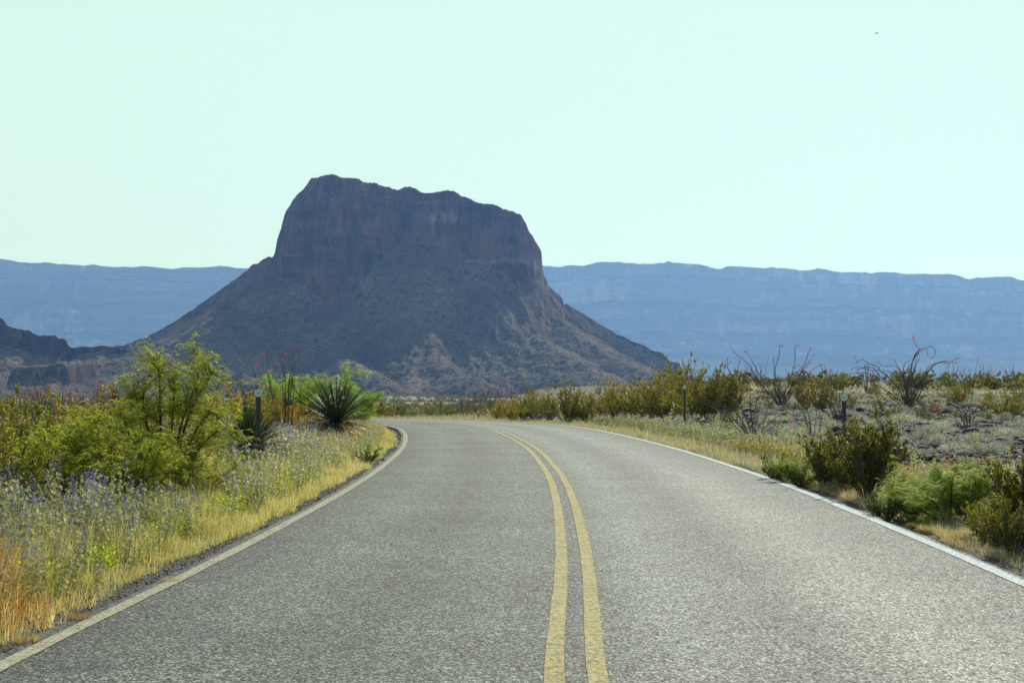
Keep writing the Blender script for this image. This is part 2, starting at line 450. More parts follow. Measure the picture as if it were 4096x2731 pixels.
def ground_z(x, y, rd=None):
    x = np.asarray(x, float); y = np.asarray(y, float)
    if rd is None: rd = road_d(x, y)
    d = np.abs(rd)
    az = x / np.maximum(np.abs(y), 5.0)
    wr = sstep(0.055, 0.17, az) * sstep(4.3, 9.0, d)
    fall = -0.026 * np.clip(y - 62, 0, 120) - 0.010 * np.clip(y - 182, 0, 600) - 0.002 * np.clip(y - 782, 0, 4000)
    rise = 0.0145 * np.clip(y - 20, 0, 115) - 0.012 * np.clip(y - 150, 0, 700) - .004 * np.clip(y - 850, 0, 3500)
    z = fall * (1 - wr) + rise * wr
    hx = np.where(x < 3.2, 5.2, 9.0)
    z = z + 2.35 * np.exp(-((x - 3.2) / hx) ** 2 - ((y - 114) / 26.0) ** 2)
    z = z + 1.3 * np.exp(-((x - 14) / 9.0) ** 2 - ((y - 118) / 24.0) ** 2) * (1 - wr)
    off = sstep(3.4, 6.5, d)
    z = z - 0.05 * sstep(3.1, 3.7, d) - 0.035
    z = z + off * (0.07 * fbm(x * .45, y * .45, 4, 3) + 0.02 * vnoise(x * 3, y * 3, 9)) + sstep(6, 14, d) * .12 * fbm(x * .12, y * .12, 4, 5)
    far = sstep(150, 900, np.hypot(x, y))
    z = z + far * 2.0 * fbm(x * .008, y * .008, 5, 11)
    return z

def gz(x, y):
    return float(ground_z(np.array([x]), np.array([y]))[0])

def strip(name, off_a, off_b, z, mat, nlat=1, rough_edge=0.0, seed=0, i0=0):
    P, N = CL, CN
    # resample finely
    seg = np.r_[0, np.cumsum(np.linalg.norm(np.diff(P, axis=0), axis=1))]
    s = np.arange(0, seg[-1], 0.12)
    X = np.c_[np.interp(s, seg, P[:, 0]), np.interp(s, seg, P[:, 1])]
    NN = np.c_[np.interp(s, seg, N[:, 0]), np.interp(s, seg, N[:, 1])]
    NN /= np.linalg.norm(NN, axis=1, keepdims=True)
    oa = off_a + rough_edge * fbm(s * 1.3, s * 0, 4, seed); ob = off_b + rough_edge * fbm(s * 1.3, s * 0 + 7, 4, seed + 50)
    t = np.linspace(0, 1, nlat + 1)
    O = oa[:, None] * (1 - t) + ob[:, None] * t
    XX = X[:, 0:1] + NN[:, 0:1] * O; YY = X[:, 1:2] + NN[:, 1:2] * O
    ZZ = np.full_like(XX, z)
    # the road surface dips with the land far ahead; same rule for paint and asphalt
    ZZ = ZZ - 0.026 * np.clip(YY - 62, 0, 120)
    return grid_mesh(name, XX, YY, ZZ, mat, extra={"rd": O}, smooth=True)

# ---------------------------------------------------------------- ground, road
def nonuni(a, b, fine, growth, lo, hi):
    """coordinates that are evenly fine between a and b and grow outwards to lo and hi"""
    c = list(np.arange(a, b, fine)); st = fine
    r = [b]
    while r[-1] < hi: st *= growth; r.append(r[-1] + st)
    st = fine; l_ = [a - fine]
    while l_[-1] > lo: st *= growth; l_.append(l_[-1] - st)
    return np.array(l_[::-1] + c + r)
gx = nonuni(-14, 22, 0.16, 1.045, -9000, 9000)
gy = nonuni(2, 75, 0.2, 1.03, -2500, 12000)
GX, GY = np.meshgrid(gx, gy)
GRD = road_d(GX, GY)
GZ = ground_z(GX, GY, GRD)
go = link("ground", grid_mesh("ground", GX, GY, GZ, M_GRND, extra={"rd": GRD, "slope_soil": sstep(5.0, 6.5, GRD) * sstep(.10, .16, GX / np.maximum(GY, 5)) * (1 - sstep(60, 80, GY)) * sstep(-.5, 0, fbm(GX * .3, GY * .12, 3, 8)) + .75 * np.exp(-((GX - 6) / 14) ** 2 - ((GY - 110) / 30) ** 2) * sstep(-.4, .2, fbm(GX * .3, GY * .1, 3, 18))}))
tag(go, "stony pale brown desert ground on both sides of the road", "ground", kind="structure")
o = link("road", strip("road", -3.10, 3.40, 0.0, M_ASPH, 16, 0.03, 3)); tag(o, "grey chip sealed two lane road curving left", "road", kind="structure")
o = link("road_marking_yellow", strip("yl", -0.157, -0.057, 0.005, M_YELL, 1, 0.003, 5)); tag(o, "yellow centre line nearer the inside of the bend", "road marking", kind="structure")
o = link("road_marking_yellow", strip("yr", 0.057, 0.157, 0.005, M_YELL, 1, 0.003, 6)); tag(o, "yellow centre line nearer the outside of the bend", "road marking", kind="structure")
o = link("road_marking_edge", strip("wl", -3.02, -2.91, 0.005, M_CREAM, 1, 0.004, 7)); tag(o, "weathered cream edge line beside the flowery verge", "road marking", kind="structure")
o = link("road_marking_edge", strip("wr", 3.22, 3.33, 0.005, M_WHITE, 1, 0.003, 8)); tag(o, "clean white edge line beside the gravel shoulder and creosote", "road marking", kind="structure")

# ---------------------------------------------------------------- the butte
BUTTE = [(-260, 930), (-100, 905), (60, 860), (160, 800), (200, 795), (250, 795), (300, 786), (350, 765), (400, 735), (450, 700), (500, 665), (560, 625), (575, 610), (583, 605), (588, 608), (600, 602), (622, 590),
         (627, 575), (633, 545), (640, 530), (645, 518), (655, 492), (661, 480), (672, 463), (690, 440), (703, 430), (715, 412), (735, 403), (752, 400), (765, 401),
         (790, 408), (830, 412), (870, 421), (890, 430), (905, 433), (925, 432), (940, 430), (955, 433), (970, 439), (1000, 440), (1015, 438), (1030, 437), (1050, 442), (1060, 447),
         (1085, 458), (1100, 463), (1130, 470), (1165, 480), (1197, 494), (1203, 505), (1208, 510), (1215, 530), (1222, 538), (1228, 550), (1240, 571), (1244, 580), (1241, 598),
         (1246, 622), (1256, 640), (1262, 660), (1275, 671), (1290, 681), (1295, 697), (1330, 715), (1400, 756), (1450, 781), (1500, 802), (1526, 812), (1532, 822),
         (1545, 832), (1563, 834), (1568, 846), (1575, 856), (1610, 872), (1660, 884), (1750, 896), (1900, 915), (2100, 930)]
APRON = [(-260, 930), (622, 592), (660, 640), (700, 655), (745, 690), (790, 705), (830, 690), (860, 640), (895, 600), (940, 560), (990, 548), (1040, 575),
         (1080, 600), (1130, 603), (1200, 622), (1262, 662), (2100, 930)]
YR = 2000.0
bx = np.array([(p[0] * 1.7415 - 2048) / FPX * YR for p in BUTTE]); bz = np.array([EYE + (HOR - p[1] * 1.7415) / FPX * YR for p in BUTTE])
ax_ = np.array([(p[0] * 1.7415 - 2048) / FPX * YR for p in APRON]); az_ = np.array([EYE + (HOR - p[1] * 1.7415) / FPX * YR for p in APRON])

def seg_ridge(X, Y, pts, slope, rough=0.0):
    """a spur: highest along a polyline of world points, falling away on both sides"""
    P = [v23(*p) for p in pts]; z = np.full(X.shape, -1e9)
    for a, b in zip(P[:-1], P[1:]):
        ab = (b - a)[:2]; t = np.clip(((X - a[0]) * ab[0] + (Y - a[1]) * ab[1]) / (ab @ ab), 0, 1)
        d = np.hypot(X - a[0] - t * ab[0], Y - a[1] - t * ab[1])
        d = np.sqrt(d * d + 16.0) - 4.0
        z = np.maximum(z, a[2] + t * (b[2] - a[2]) - slope * d)
    return z

def smax(a, b, k=5.0):
    return np.maximum(a, b) + np.maximum(k - np.abs(a - b), 0) ** 2 / (4 * k)

def butte_z(X, Y):
    wx = X + 3.0 * fbm(X / 30, Y / 30, 3, 21)
    s = np.clip(YR / np.maximum(Y, 1), 1, 1)
    H = np.interp(X, bx, bz); B = np.minimum(np.interp(wx, ax_, az_), H)
    inb = sstep(-345, -300, X) * (1 - sstep(20, 62, X))
    yF = 2020 - 55 * inb - 10 * np.sin((X + 140) / 70) * inb
    # flutes and buttresses of the cliff face
    fl = 15 * fbm(X / 38, Y / 60, 4, 31) + 4.0 * ridged(X / 11.0 + .05 * Y, Y / 30, 4, 32)
    # big buttress left of the middle, recess in the centre
    yF = yF + (fl - 24 * np.exp(-((X + 215) / 34) ** 2) + 26 * np.exp(-((X + 60) / 60) ** 2)) * inb
    H = H * (1 + (yF - YR) / YR * .9)
    u = yF - Y
    # cliff in two stages with a rounded brow
    brow = 6 * (1 - np.exp(-np.maximum(u, 0) / 8))
    ledge = 5 * vnoise(X / 60, X * 0, 35)
    drop = 2.9 * np.maximum(u - 3, 0)
    lev = H - brow - drop
    hmid = H - 0.48 * (H - B) + ledge
    lev = np.where(lev < hmid, np.minimum(hmid, lev + 2.9 * 6), lev)
    lev = np.where(u > 0, lev, H - 0.06 * (-u) - 0.0 * X)
    # behind: long plateau then a fall
    lev = lev - 1.2 * np.maximum(-u - 180, 0) * 1.0
    Hs = np.interp(X, bx, bz)
    side = Hs - 0.60 * np.maximum(-u, 0)
    lev = np.where(u < 0, np.where(inb > .5, lev, side), lev)
    uc = (H - B) / 2.9 + 4
    inb2 = sstep(-430, -230, X) * (1 - sstep(-40, 150, X))
    yF2 = 2020 - 62 * inb2 + (fl * .5 - 18 * np.exp(-((X + 215) / 40) ** 2) + 18 * np.exp(-((X + 60) / 70) ** 2)) * inb2
    t = np.maximum(yF2 - Y - uc, 0)
    xc, yc = -140.0, 2080.0
    th = np.arctan2(X - xc, yc - Y); rr = np.hypot(X - xc, Y - yc)
    gully = ridged(th * 7.5 + .25 * fbm(X / 90, Y / 90, 3, 41), rr / 260, 4, 42)
    amp = 4 + 11 * sstep(20, 240, t) * (1 - .75 * np.exp(-((X + 95) / 85) ** 2) * (1 - sstep(190, 300, t)))
    tal = B - (0.80 * t - 0.00075 * np.minimum(t, 530) ** 2) + amp * (gully - .35) * sstep(0, 40, t)
    cm = sstep(0, 5, u) * (1 - sstep(-4, 6, u - uc)) * inb
    lev = lev + cm * (8.0 * fbm(X / 20, Y / 8, 4, 47) + 4.0 * ridged(X / 8, Y / 5, 3, 48))
    lev = np.where(u > 0, np.minimum(lev, H - .8 + .6 * vnoise(X / 7, Y / 7, 49)), lev)
    z = np.maximum(lev, tal)
    z = np.where(u < 0, np.maximum(lev, np.where(inb > .5, -99, side)), z)
    sp = -1e9
    spurs = [([(735, 795, 1730), (775, 812, 1680), (840, 852, 1580), (900, 893, 1470), (960, 934, 1350)], .45),
             ([(930, 826, 1740), (1010, 842, 1640), (1080, 872, 1500), (1160, 905, 1380)], .42),
             ([(1160, 733, 1880), (1220, 770, 1810), (1290, 812, 1720), (1360, 850, 1620), (1440, 885, 1500)], .44),
             ([(1285, 735, 1930), (1330, 770, 1860), (1400, 815, 1790), (1490, 862, 1700), (1560, 895, 1600)], .5),
             ([(420, 868, 1380), (490, 850, 1330), (540, 856, 1300), (575, 880, 1250), (610, 918, 1200)], .6),
             ([(560, 700, 1880), (500, 745, 1800), (400, 805, 1660), (330, 846, 1520), (200, 878, 1380), (60, 893, 1260), (-90, 896, 1200)], .36),
             ([(520, 690, 1960), (430, 760, 1860), (340, 806, 1760), (230, 820, 1700)], .5)]
    for pts, sl in spurs:
        sp = np.maximum(sp, seg_ridge(X, Y, pts, sl))
    sp = sp + 2.5 * (ridged(X / 55 + .2 * fbm(X / 60, Y / 60, 2, 44), Y / 85, 3, 45) - .2)
    z = smax(z, sp, 8)
    # shelf cliffs on the right flank
    z = z + 9 * np.exp(-((X - 226) / 9) ** 2) * 0
    rocky = sstep(0.0, 0.3, inb)
    z = z + (1.5 + .8 * rocky) * fbm(X / 10, Y / 10, 5, 51) + .5 * fbm(X / 2.6, Y / 2.6, 3, 52)
    return z

bgx = nonuni(-800, 330, 1.7, 1.06, -1000, 800)
bgy = np.concatenate([np.arange(1080, 1880, 3.4), np.arange(1880, 2070, 0.9), np.arange(2070, 2300, 6), np.arange(2300, 2760, 20)])
BX, BY = np.meshgrid(bgx, bgy)
BZ = butte_z(BX, BY)
M_BUTTE = rock_hill_mat("butte_rock", ((.098, .077, .053), (.155, .124, .084), (.235, .19, .125)), ((.095, .055, .042), (.175, .098, .068), (.28, .19, .13)), 1.0, 0.15, True)
# gentle edge so the skirt sinks under the plain
edge = np.minimum(np.minimum(sstep(-1000, -860, BX), 1 - sstep(500, 800, BX)), np.minimum(sstep(1080, 1180, BY), 1))
BZ = BZ * edge - 60 * (1 - edge)
def bed(pts, wid, soft=.35):
    """1 inside a band of rock that follows a line of (px, py) photo points on the butte face, as world x and height"""
    P = np.array([((a * 1.7415 - 2048) / FPX * 1960, EYE + (HOR - b * 1.7415) / FPX * 1960) for a, b in pts]); o_ = np.zeros(BX.shape)
    for a, b in zip(P[:-1], P[1:]):
        ab = b - a; t = np.clip(((BX - a[0]) * ab[0] + (BZ - a[1]) * ab[1]) / (ab @ ab), 0, 1)
        d = np.hypot(BX - a[0] - t * ab[0], BZ - a[1] - t * ab[1]) + 3 * fbm(BX / 14, BZ / 14, 3, 91)
        o_ = np.maximum(o_, 1 - sstep(wid * (1 - soft), wid * (1 + soft), d))
    return o_ * (BY > 1700) * (BY < 2060)
ATT = {"pale": np.maximum(bed([(1078, 600), (1130, 606), (1180, 603), (1240, 600)], 5), .8 * bed([(985, 505), (1040, 500)], 7)) + .6 * bed([(1245, 612), (1258, 650)], 9),
       "ochre": np.maximum(bed([(560, 706), (600, 694), (650, 678)], 9), bed([(385, 748), (440, 738), (500, 715)], 8)) * 1.0,
       "rust": np.maximum.reduce([bed([(725, 640), (760, 668), (790, 690)], 12), bed([(1000, 555), (1080, 575), (1160, 585), (1236, 585)], 12), bed([(880, 560), (905, 590)], 12) * .8, bed([(1180, 500), (1225, 560)], 16) * .7, bed([(655, 560), (640, 600)], 10) * .6])}
o = link("butte", grid_mesh("butte", BX, BY, BZ, M_BUTTE, extra=ATT, smooth=False))
tag(o, "tall dark flat topped butte with reddish cliffs above scree slopes", "butte", kind="structure")

# ---------------------------------------------------------------- craggy low hill on the left
CRAG = [(-500, 690), (-300, 700), (-120, 712), (-20, 722), (4, 731), (8, 733), (11, 744), (30, 752), (45, 756), (70, 761), (90, 770), (128, 769), (132, 778), (150, 776),
        (153, 791), (162, 796), (200, 797), (225, 792), (238, 791), (262, 799), (330, 812), (430, 850), (560, 900), (700, 935)]
cy = 1560.0
cx_ = np.array([(p[0] * 1.7415 - 2048) / FPX * cy for p in CRAG]); cz_ = np.array([EYE + (HOR - p[1] * 1.7415) / FPX * cy for p in CRAG])
def crag_z(X, Y):
    H = np.interp(X, cx_, cz_)
    u = (cy - Y) + 14 * fbm(X / 45, X * 0, 3, 61) * (Y < cy)
    w = sstep(-380, -470, X) * 1.0
    w = 1 - sstep(-505, -460, X)
    cliff = np.clip(u, 0, 9) * 2.4 * w
    t = np.maximum(u - 9 * w, 0)
    base = H - cliff - 0.42 * t
    # second bench with its own reddish cliff
    hb = 22 + 4 * fbm(X / 50, Y * 0, 3, 62)
    w2 = sstep(-512, -490, X) * (1 - sstep(-445, -425, X))
    ub = Y - (1395 + 12 * fbm(X / 30, X * 0, 3, 63) + .12 * (X + 500))
    bench = np.where(ub > 0, hb + .04 * ub, hb + 1.7 * np.maximum(ub, -9) + .45 * np.minimum(ub + 9, 0))
    z = smax(base, np.where(w2 > .02, bench * w2 - 40 * (1 - w2), -99), 3)
    z = np.where(u < 0, H + .5 * np.minimum(u, 0), z)
    z = z + 4 * (ridged(X / 60 + .2 * fbm(X / 50, Y / 50, 2, 64), Y / 60, 4, 65) - .3) * sstep(9, 60, u)
    return z + 1.3 * fbm(X / 9, Y / 9, 5, 66)
HX, HY = np.meshgrid(np.arange(-1000, -120, 1.7), np.concatenate([np.arange(1130, 1540, 2.6), np.arange(1540, 1590, 1.2), np.arange(1590, 1760, 8)]))
HZ = crag_z(HX, HY)
e2 = np.minimum(sstep(-1000, -900, HX), 1 - sstep(-260, -120, HX)); HZ = HZ * e2 - 50 * (1 - e2)
M_CRAG = rock_hill_mat("crag_rock", ((.12, .10, .07), (.17, .15, .10), (.23, .20, .135)), ((.055, .042, .036), (.08, .06, .05), (.11, .085, .065)), 1.0, 0.15)
o = link("hill", grid_mesh("hill", HX, HY, HZ, M_CRAG, smooth=False))
tag(o, "low craggy hill with broken cliff bands left of the butte", "hill", kind="structure")

# ---------------------------------------------------------------- the long escarpment far behind
ESC = [(-900, 590), (-300, 588), (0, 594), (60, 600), (120, 604), (190, 608), (230, 611), (290, 612), (330, 611), (400, 614), (440, 613), (520, 613), (570, 611), (640, 612), (900, 615),
       (1245, 610), (1290, 612), (1340, 613), (1365, 606), (1380, 604), (1440, 604), (1500, 603), (1532, 602), (1538, 599), (1545, 599), (1550, 602), (1600, 606), (1640, 612), (1665, 611), (1680, 609),
       (1740, 613), (1800, 616), (1880, 618), (1950, 623), (1980, 630), (2020, 628), (2100, 630), (2190, 634), (2222, 641), (2270, 638), (2352, 641), (2700, 650), (3400, 660)]
ey = 6200.0
ex = np.array([(p[0] * 1.7415 - 2048) / FPX * ey for p in ESC]); ez = np.array([EYE + (HOR - p[1] * 1.7415) / FPX * ey for p in ESC])
def esc_z(X, Y):
    H = np.interp(X, ex, ez)
    lo = -25.0
    u = (ey - Y) + 70 * fbm(X / 420, X * 0, 5, 71) + 14 * ridged(X / 60, Y / 600, 3, 72)
    T = H - lo
    prof_u = np.array([-2000, 0, 18, 60, 75, 190, 210, 330, 420, 900, 1500])
    prof_h = np.array([1.05, 1.0, .90, .87, .70, .62, .46, .38, .28, .07, 0.0])
    f = np.interp(u, prof_u, prof_h)
    f = np.where(u < 0, 1 + np.clip(-u, 0, 2000) * 0.00001, f)
    z = lo + T * f + 7 * fbm(X / 90, Y / 90, 5, 73)
    lowh = 26 * np.exp(-((X - 1330) / 420) ** 2 - ((Y - 5000) / 260) ** 2) + 38 * np.exp(-((X - 560) / 300) ** 2 - ((Y - 5100) / 260) ** 2)
    return z + lowh * (1 + .5 * fbm(X / 160, Y / 160, 4, 74))
EX, EY = np.meshgrid(np.arange(-3400, 3400, 9.0), np.concatenate([np.arange(4500, 5700, 22), np.arange(5700, 6320, 6.0), np.arange(6320, 7000, 60)]))
EK = 1.27          # it stands 27 % farther off, and is that much larger, than the 6.2 km it was drawn for
EZ = esc_z(EX, EY) * EK; EX = EX * EK; EY = EY * EK
def esc_mat():
    m, n, l, out = new_mat("escarpment_limestone")
    ps, g = obj_pos(n, l, (0.0016, 0.0016, 0.022)); st = noise(n, l, ps, 1.0, 6, 0.65, 0.3)
    pv, _ = obj_pos(n, l, (0.012, 0.006, 0.0035)); sv = noise(n, l, pv, 1.0, 6, 0.7)
    pb, _ = obj_pos(n, l, (0.0013, 0.0013, 0.004)); sb = noise(n, l, pb, 1.0, 5, 0.6)
    c = ramp(n, l, st, [(0.35, (.12, .11, .10)), (0.52, (.13, .12, .11)), (0.585, (.20, .185, .16)), (0.63, (.12, .11, .10))])
    pale = ramp(n, l, math_n(n, l, 'MULTIPLY', sv, sb), [(0.27, (.0, .0, .0)), (0.36, (1, 1, 1))])
    c = mixc(n, l, math_n(n, l, 'MULTIPLY', pale, 0.55), c, (.46, .42, .36))
    sn = n.new("ShaderNodeSeparateXYZ"); l.new(g.outputs["True Normal"], sn.inputs[0])
    c = mixc(n, l, ramp(n, l, sn.outputs[2], [(0.80, (0, 0, 0)), (0.93, (1, 1, 1))]), c, (.075, .075, .05))
    p = n.new("ShaderNodeBsdfPrincipled"); l.new(c, p.inputs["Base Color"]); p.inputs["Roughness"].default_value = 1.0
    p.inputs["Specular IOR Level"].default_value = 0.0
    l.new(p.outputs[0], out.inputs[0]); return m
M_ESC = esc_mat()
o = link("mountains", grid_mesh("mountains", EX, EY, EZ, M_ESC, smooth=False))
tag(o, "long flat topped escarpment hazy blue in the distance", "mountains", kind="structure")

# ---------------------------------------------------------------- haze
def box_mesh(name, lo, hi, mat):
    x0, y0, z0 = lo; x1, y1, z1 = hi
    V = np.array([(x0, y0, z0), (x1, y0, z0), (x1, y1, z0), (x0, y1, z0), (x0, y0, z1), (x1, y0, z1), (x1, y1, z1), (x0, y1, z1)], float)
    Q = np.array([(0, 3, 2, 1), (4, 5, 6, 7), (0, 1, 5, 4), (1, 2, 6, 5), (2, 3, 7, 6), (3, 0, 4, 7)])
    return raw_mesh(name, V, Q, np.zeros((0, 3), int), None, mat)
mh = bpy.data.materials.new("haze_air"); mh.use_nodes = True
hn, hl = mh.node_tree.nodes, mh.node_tree.links; hn.clear()
hout = hn.new("ShaderNodeOutputMaterial"); pv_ = hn.new("ShaderNodeVolumePrincipled")
pv_.inputs["Color"].default_value = (0.22, 0.45, 1.0, 1)
pv_.inputs["Absorption Color"].default_value = (1, 1, 1, 1)
pv_.inputs["Density"].default_value = 9.6e-5
pv_.inputs["Anisotropy"].default_value = 0.35
hl.new(pv_.outputs[0], hout.inputs["Volume"])
zmin = float(min(GZ.min(), BZ.min(), HZ.min(), EZ.min())) - 1.0
zmax = float(max(EZ.max(), BZ.max())) + 6.0
o = link("haze", box_mesh("haze", (-9500, -3500, zmin), (9500, 13500, zmax), mh))
tag(o, "thin blue haze filling the valley air", "haze", kind="stuff")

# ---------------------------------------------------------------- plant builders
def unit(v):
    v = np.asarray(v, float); return v / (np.linalg.norm(v, axis=-1, keepdims=True) + 1e-9)

def curve_pts(p, d, L, n, bend, g, wob=0.05):
    """a wandering polyline: start, direction, length, steps, upward bend"""
    P = [np.array(p, float)]; d = unit(d)
    for i in range(n):
        d = unit(d + np.array([0, 0, bend / n]) + g.normal(0, wob, 3))
        P.append(P[-1] + d * L / n)
    return np.array(P)

def vcol(g, n, base, dv=0.25, dh=0.08):
    base = np.asarray(base, float)
    if base.ndim == 2: base = base[g.integers(0, len(base), n)]
    k = np.exp(g.normal(0, dv, (n, 1)))
    return np.clip(base * k * (1 + g.normal(0, dh, (n, 3))), 0.003, 0.95)

CREO_COLS = [(.15, .16, .03), (.20, .20, .035), (.28, .25, .04), (.09, .105, .028)]
def creosote(seed, H=1.0, Rr=0.8, stems=20, leaf=0.030, nleaf=13, cols=CREO_COLS, flowers=0.05, up=0.5, bark=(.11, .095, .08), dens=1.0):
    g = rng(seed); W, F, B = G(), G(), G()
    lc, la = [], []
    for s in range(stems):
        az = g.uniform(0, 2 * math.pi); lean = g.uniform(0.05, 1.0) ** .7
        d = np.array([math.cos(az) * lean * Rr / H * 1.25, math.sin(az) * lean * Rr / H * 1.25, 1.0])
        L = H * g.uniform(.75, 1.12) * (1.05 if lean < .5 else .95)
        P = curve_pts((math.cos(az) * .05 * lean, math.sin(az) * .05 * lean, -.03), d, L, 7, .25, g, .09)
        W.tube(P, np.linspace(.011, .004, 8) * (H ** .5), 4, bark)
        nb = int(g.integers(7, 11) * dens)
        for b in range(nb):
            t = g.uniform(.16, 1.0) * 6.99; i = int(t); f = t - i
            p = P[i] * (1 - f) + P[i + 1] * f
            dd = unit(P[i + 1] - P[i]) * .8 + g.normal(0, .55, 3) + np.array([0, 0, up * .4])
            Lb = H * g.uniform(.10, .26)
            Q = curve_pts(p, dd, Lb, 3, .3, g, .12)
            W.tube(Q, [.004, .003, .002, .0015], 3, bark)
            for k in range(5):
                t2 = g.uniform(.2, 1) * 2.99; j = int(t2); ff = t2 - j
                p2 = Q[j] * (1 - ff) + Q[j + 1] * ff
                d2 = unit(unit(Q[j + 1] - Q[j]) + g.normal(0, .5, 3) + np.array([0, 0, up]))
                lt = g.uniform(.04, .11) * H ** .5
                m = nleaf
                tt = g.uniform(0, 1, (m, 1))
                lc.append(p2 + d2 * tt * lt + g.normal(0, .006, (m, 3)))
                la.append(unit(d2 * .6 + g.normal(0, .6, (m, 3)) + [0, 0, .25]))
    lc = np.concatenate(lc); la = np.concatenate(la); n = len(lc)
    F.leaves(lc, la, g.uniform(.7, 1.4, n) * leaf, g.uniform(.35, .6, n) * leaf, vcol(g, n, cols), seed=seed)
    parts = [("branches", W.mesh("branches", M_WOOD)), ("foliage", F.mesh("foliage", M_CREO))]
    if flowers > 0:
        k = g.random(n) < flowers; m = int(k.sum())
        c = lc[k] + la[k] * leaf
        for q in range(2):
            B.leaves(c, g.normal(size=(m, 3)) + [0, 0, .4], .017, .015, vcol(g, m, (.62, .50, .06), .12), seed=seed + q)
        parts.append(("blossoms", B.mesh("blossoms", M_PETAL)))
    return parts

def mesq_leaves(F, K, g, Q, nl, size, cols, catk=0.1):
    """bipinnate drooping leaves along a twig Q, into foliage F, and catkins into K"""
    for b in range(nl):
        t = g.uniform(.05, 1) * (len(Q) - 1.01); j = int(t); ff = t - j
        p = Q[j] * (1 - ff) + Q[j + 1] * ff
        az = g.uniform(0, 6.283); out_ = np.array([math.cos(az), math.sin(az), g.uniform(-.1, .6)])
        if g.random() < catk:
            P = curve_pts(p, out_, size * .8, 3, .1, g, .15)
            K.tube(P, [.005, .006, .005, .002], 4, vcol(g, 1, (.56, .54, .18), .15)[0])
        for s in (-1, 1):
            d = unit(out_ + s * .35 * np.array([-out_[1], out_[0], 0]) + g.normal(0, .12, 3))
            P = curve_pts(p, d, size, 4, -.9, g, .05)
            m = 8
            tt = np.linspace(.12, 1, m) * 3.99; jj = tt.astype(int); fr = (tt - jj)[:, None]
            c = P[jj] * (1 - fr) + P[jj + 1] * fr
            ax = unit(P[jj + 1] - P[jj]); sd = unit(np.cross(ax, [0, 0, 1.0]) + 1e-4)
            col = vcol(g, 1, cols, .22)[0]
            for q in (-1, 1):
                F.leaves(c, sd * q + ax * .35, size * .24, size * .085, col, side=np.tile([0, 0, 1.0], (m, 1)) + g.normal(0, .3, (m, 3)))

MESQ_COLS = [(.32, .41, .055), (.45, .52, .075), (.58, .58, .11), (.18, .24, .035)]
def mesquite(seed, H=1.6, Rr=1.4, stems=8, leaf=.10, nl=7, cols=MESQ_COLS, main=None, catk=.12, side=10):
    g = rng(seed); W, F = G(), G(); K = F
    SP = []
    for s in range(stems):
        az = 6.283 * (s + g.uniform(0, .8)) / stems; lean = g.uniform(.25, 1.1)
        d = np.array([math.cos(az) * lean * Rr / H, math.sin(az) * lean * Rr / H, 1.0 - .25 * lean])
        SP.append(curve_pts((0, 0, -.05), d, H * g.uniform(.75, 1.05), 8, -.05, g, .12))
    if main:
        for P in main: SP.append(np.array(P, float))
    for P in SP:
        n = len(P); L = np.linalg.norm(np.diff(P, axis=0), axis=1).sum()
        W.tube(P, np.linspace(.022, .005, n), 5, (.07, .05, .04))
        for b in range(int(side * max(L / 1.5, .6))):
            t = g.uniform(.22, 1.0) * (n - 1.01); i = int(t); f = t - i
            p = P[i] * (1 - f) + P[i + 1] * f
            dd = unit(P[i + 1] - P[i]) * .7 + g.normal(0, .6, 3) + [0, 0, .15]
            Q = curve_pts(p, dd, g.uniform(.2, .62) * (H / 1.6) ** .5, 4, .1, g, .2)
            W.tube(Q, np.linspace(.006, .002, 5), 3, (.09, .07, .045))
            mesq_leaves(F, K, g, Q, nl, leaf * g.uniform(.8, 1.2), cols, catk)
            for k in range(2):
                j = int(g.integers(1, 4)); Q2 = curve_pts(Q[j], unit(Q[j + 1] - Q[j]) * .6 + g.normal(0, .6, 3), g.uniform(.1, .26), 3, 0, g, .15)
                W.tube(Q2, [.003, .002, .002, .001], 3, (.10, .08, .05))
                mesq_leaves(F, K, g, Q2, max(nl - 2, 2), leaf * g.uniform(.8, 1.2), cols, catk)
    parts = [("branches", W.mesh("branches", M_WOOD)), ("foliage", F.mesh("foliage", M_MESQ))]
    return parts

def flower_spike(B, p, d, g, L=.16, col=(.62, .045, .02)):
    m = int(26 * L / .16)
    t = g.uniform(0, 1, (m, 1)); d = unit(d)
    c = p + d * t * L + g.normal(0, .006, (m, 3))
    B.leaves(c, g.normal(size=(m, 3)) * .8 + d * .9, L * .38 * (1.1 - t[:, 0] * .6), L * .16, vcol(g, m, col, .2), seed=m)

def ocotillo(paths, seed, ntip=999, r0=.014, cap=True, scale=1.0, bark=(.10, .085, .075), leafy=.0, tip=.85, tl=.16):
    """paths: wands as polylines in local metres"""
    g = rng(seed); W, B, F = G(), G(), G()
    for ip, P in enumerate(paths):
        P = np.array(P, float); n = len(P)
        # subdivide and kink
        tt = np.linspace(0, n - 1.001, (n - 1) * 3 + 1); j = tt.astype(int); fr = (tt - j)[:, None]
        Q = catmull3(P, 3)
        Q[1:-1] += g.normal(0, .010, (len(Q) - 2, 3)) * scale
        W.tube(Q, np.linspace(r0, r0 * .55, len(Q)), 4, vcol(g, 1, bark, .2)[0])
        if ip < ntip and g.random() < tip:
            flower_spike(B, Q[-1] - unit(Q[-1] - Q[-2]) * .02, Q[-1] - Q[-2], g, tl * g.uniform(.6, 1.2))
        if leafy > 0:
            m = int(len(Q) * leafy); k = g.integers(1, len(Q), m)
            F.leaves(Q[k] + g.normal(0, .01, (m, 3)), g.normal(size=(m, 3)), .03, .012, vcol(g, m, (.14, .16, .05), .2))
    parts = [("wands", W.mesh("wands", M_WOOD))]
    if B.n: parts.append(("blossoms", B.mesh("blossoms", M_PETAL)))
    if F.n: parts.append(("foliage", F.mesh("foliage", M_CREO)))
    return parts

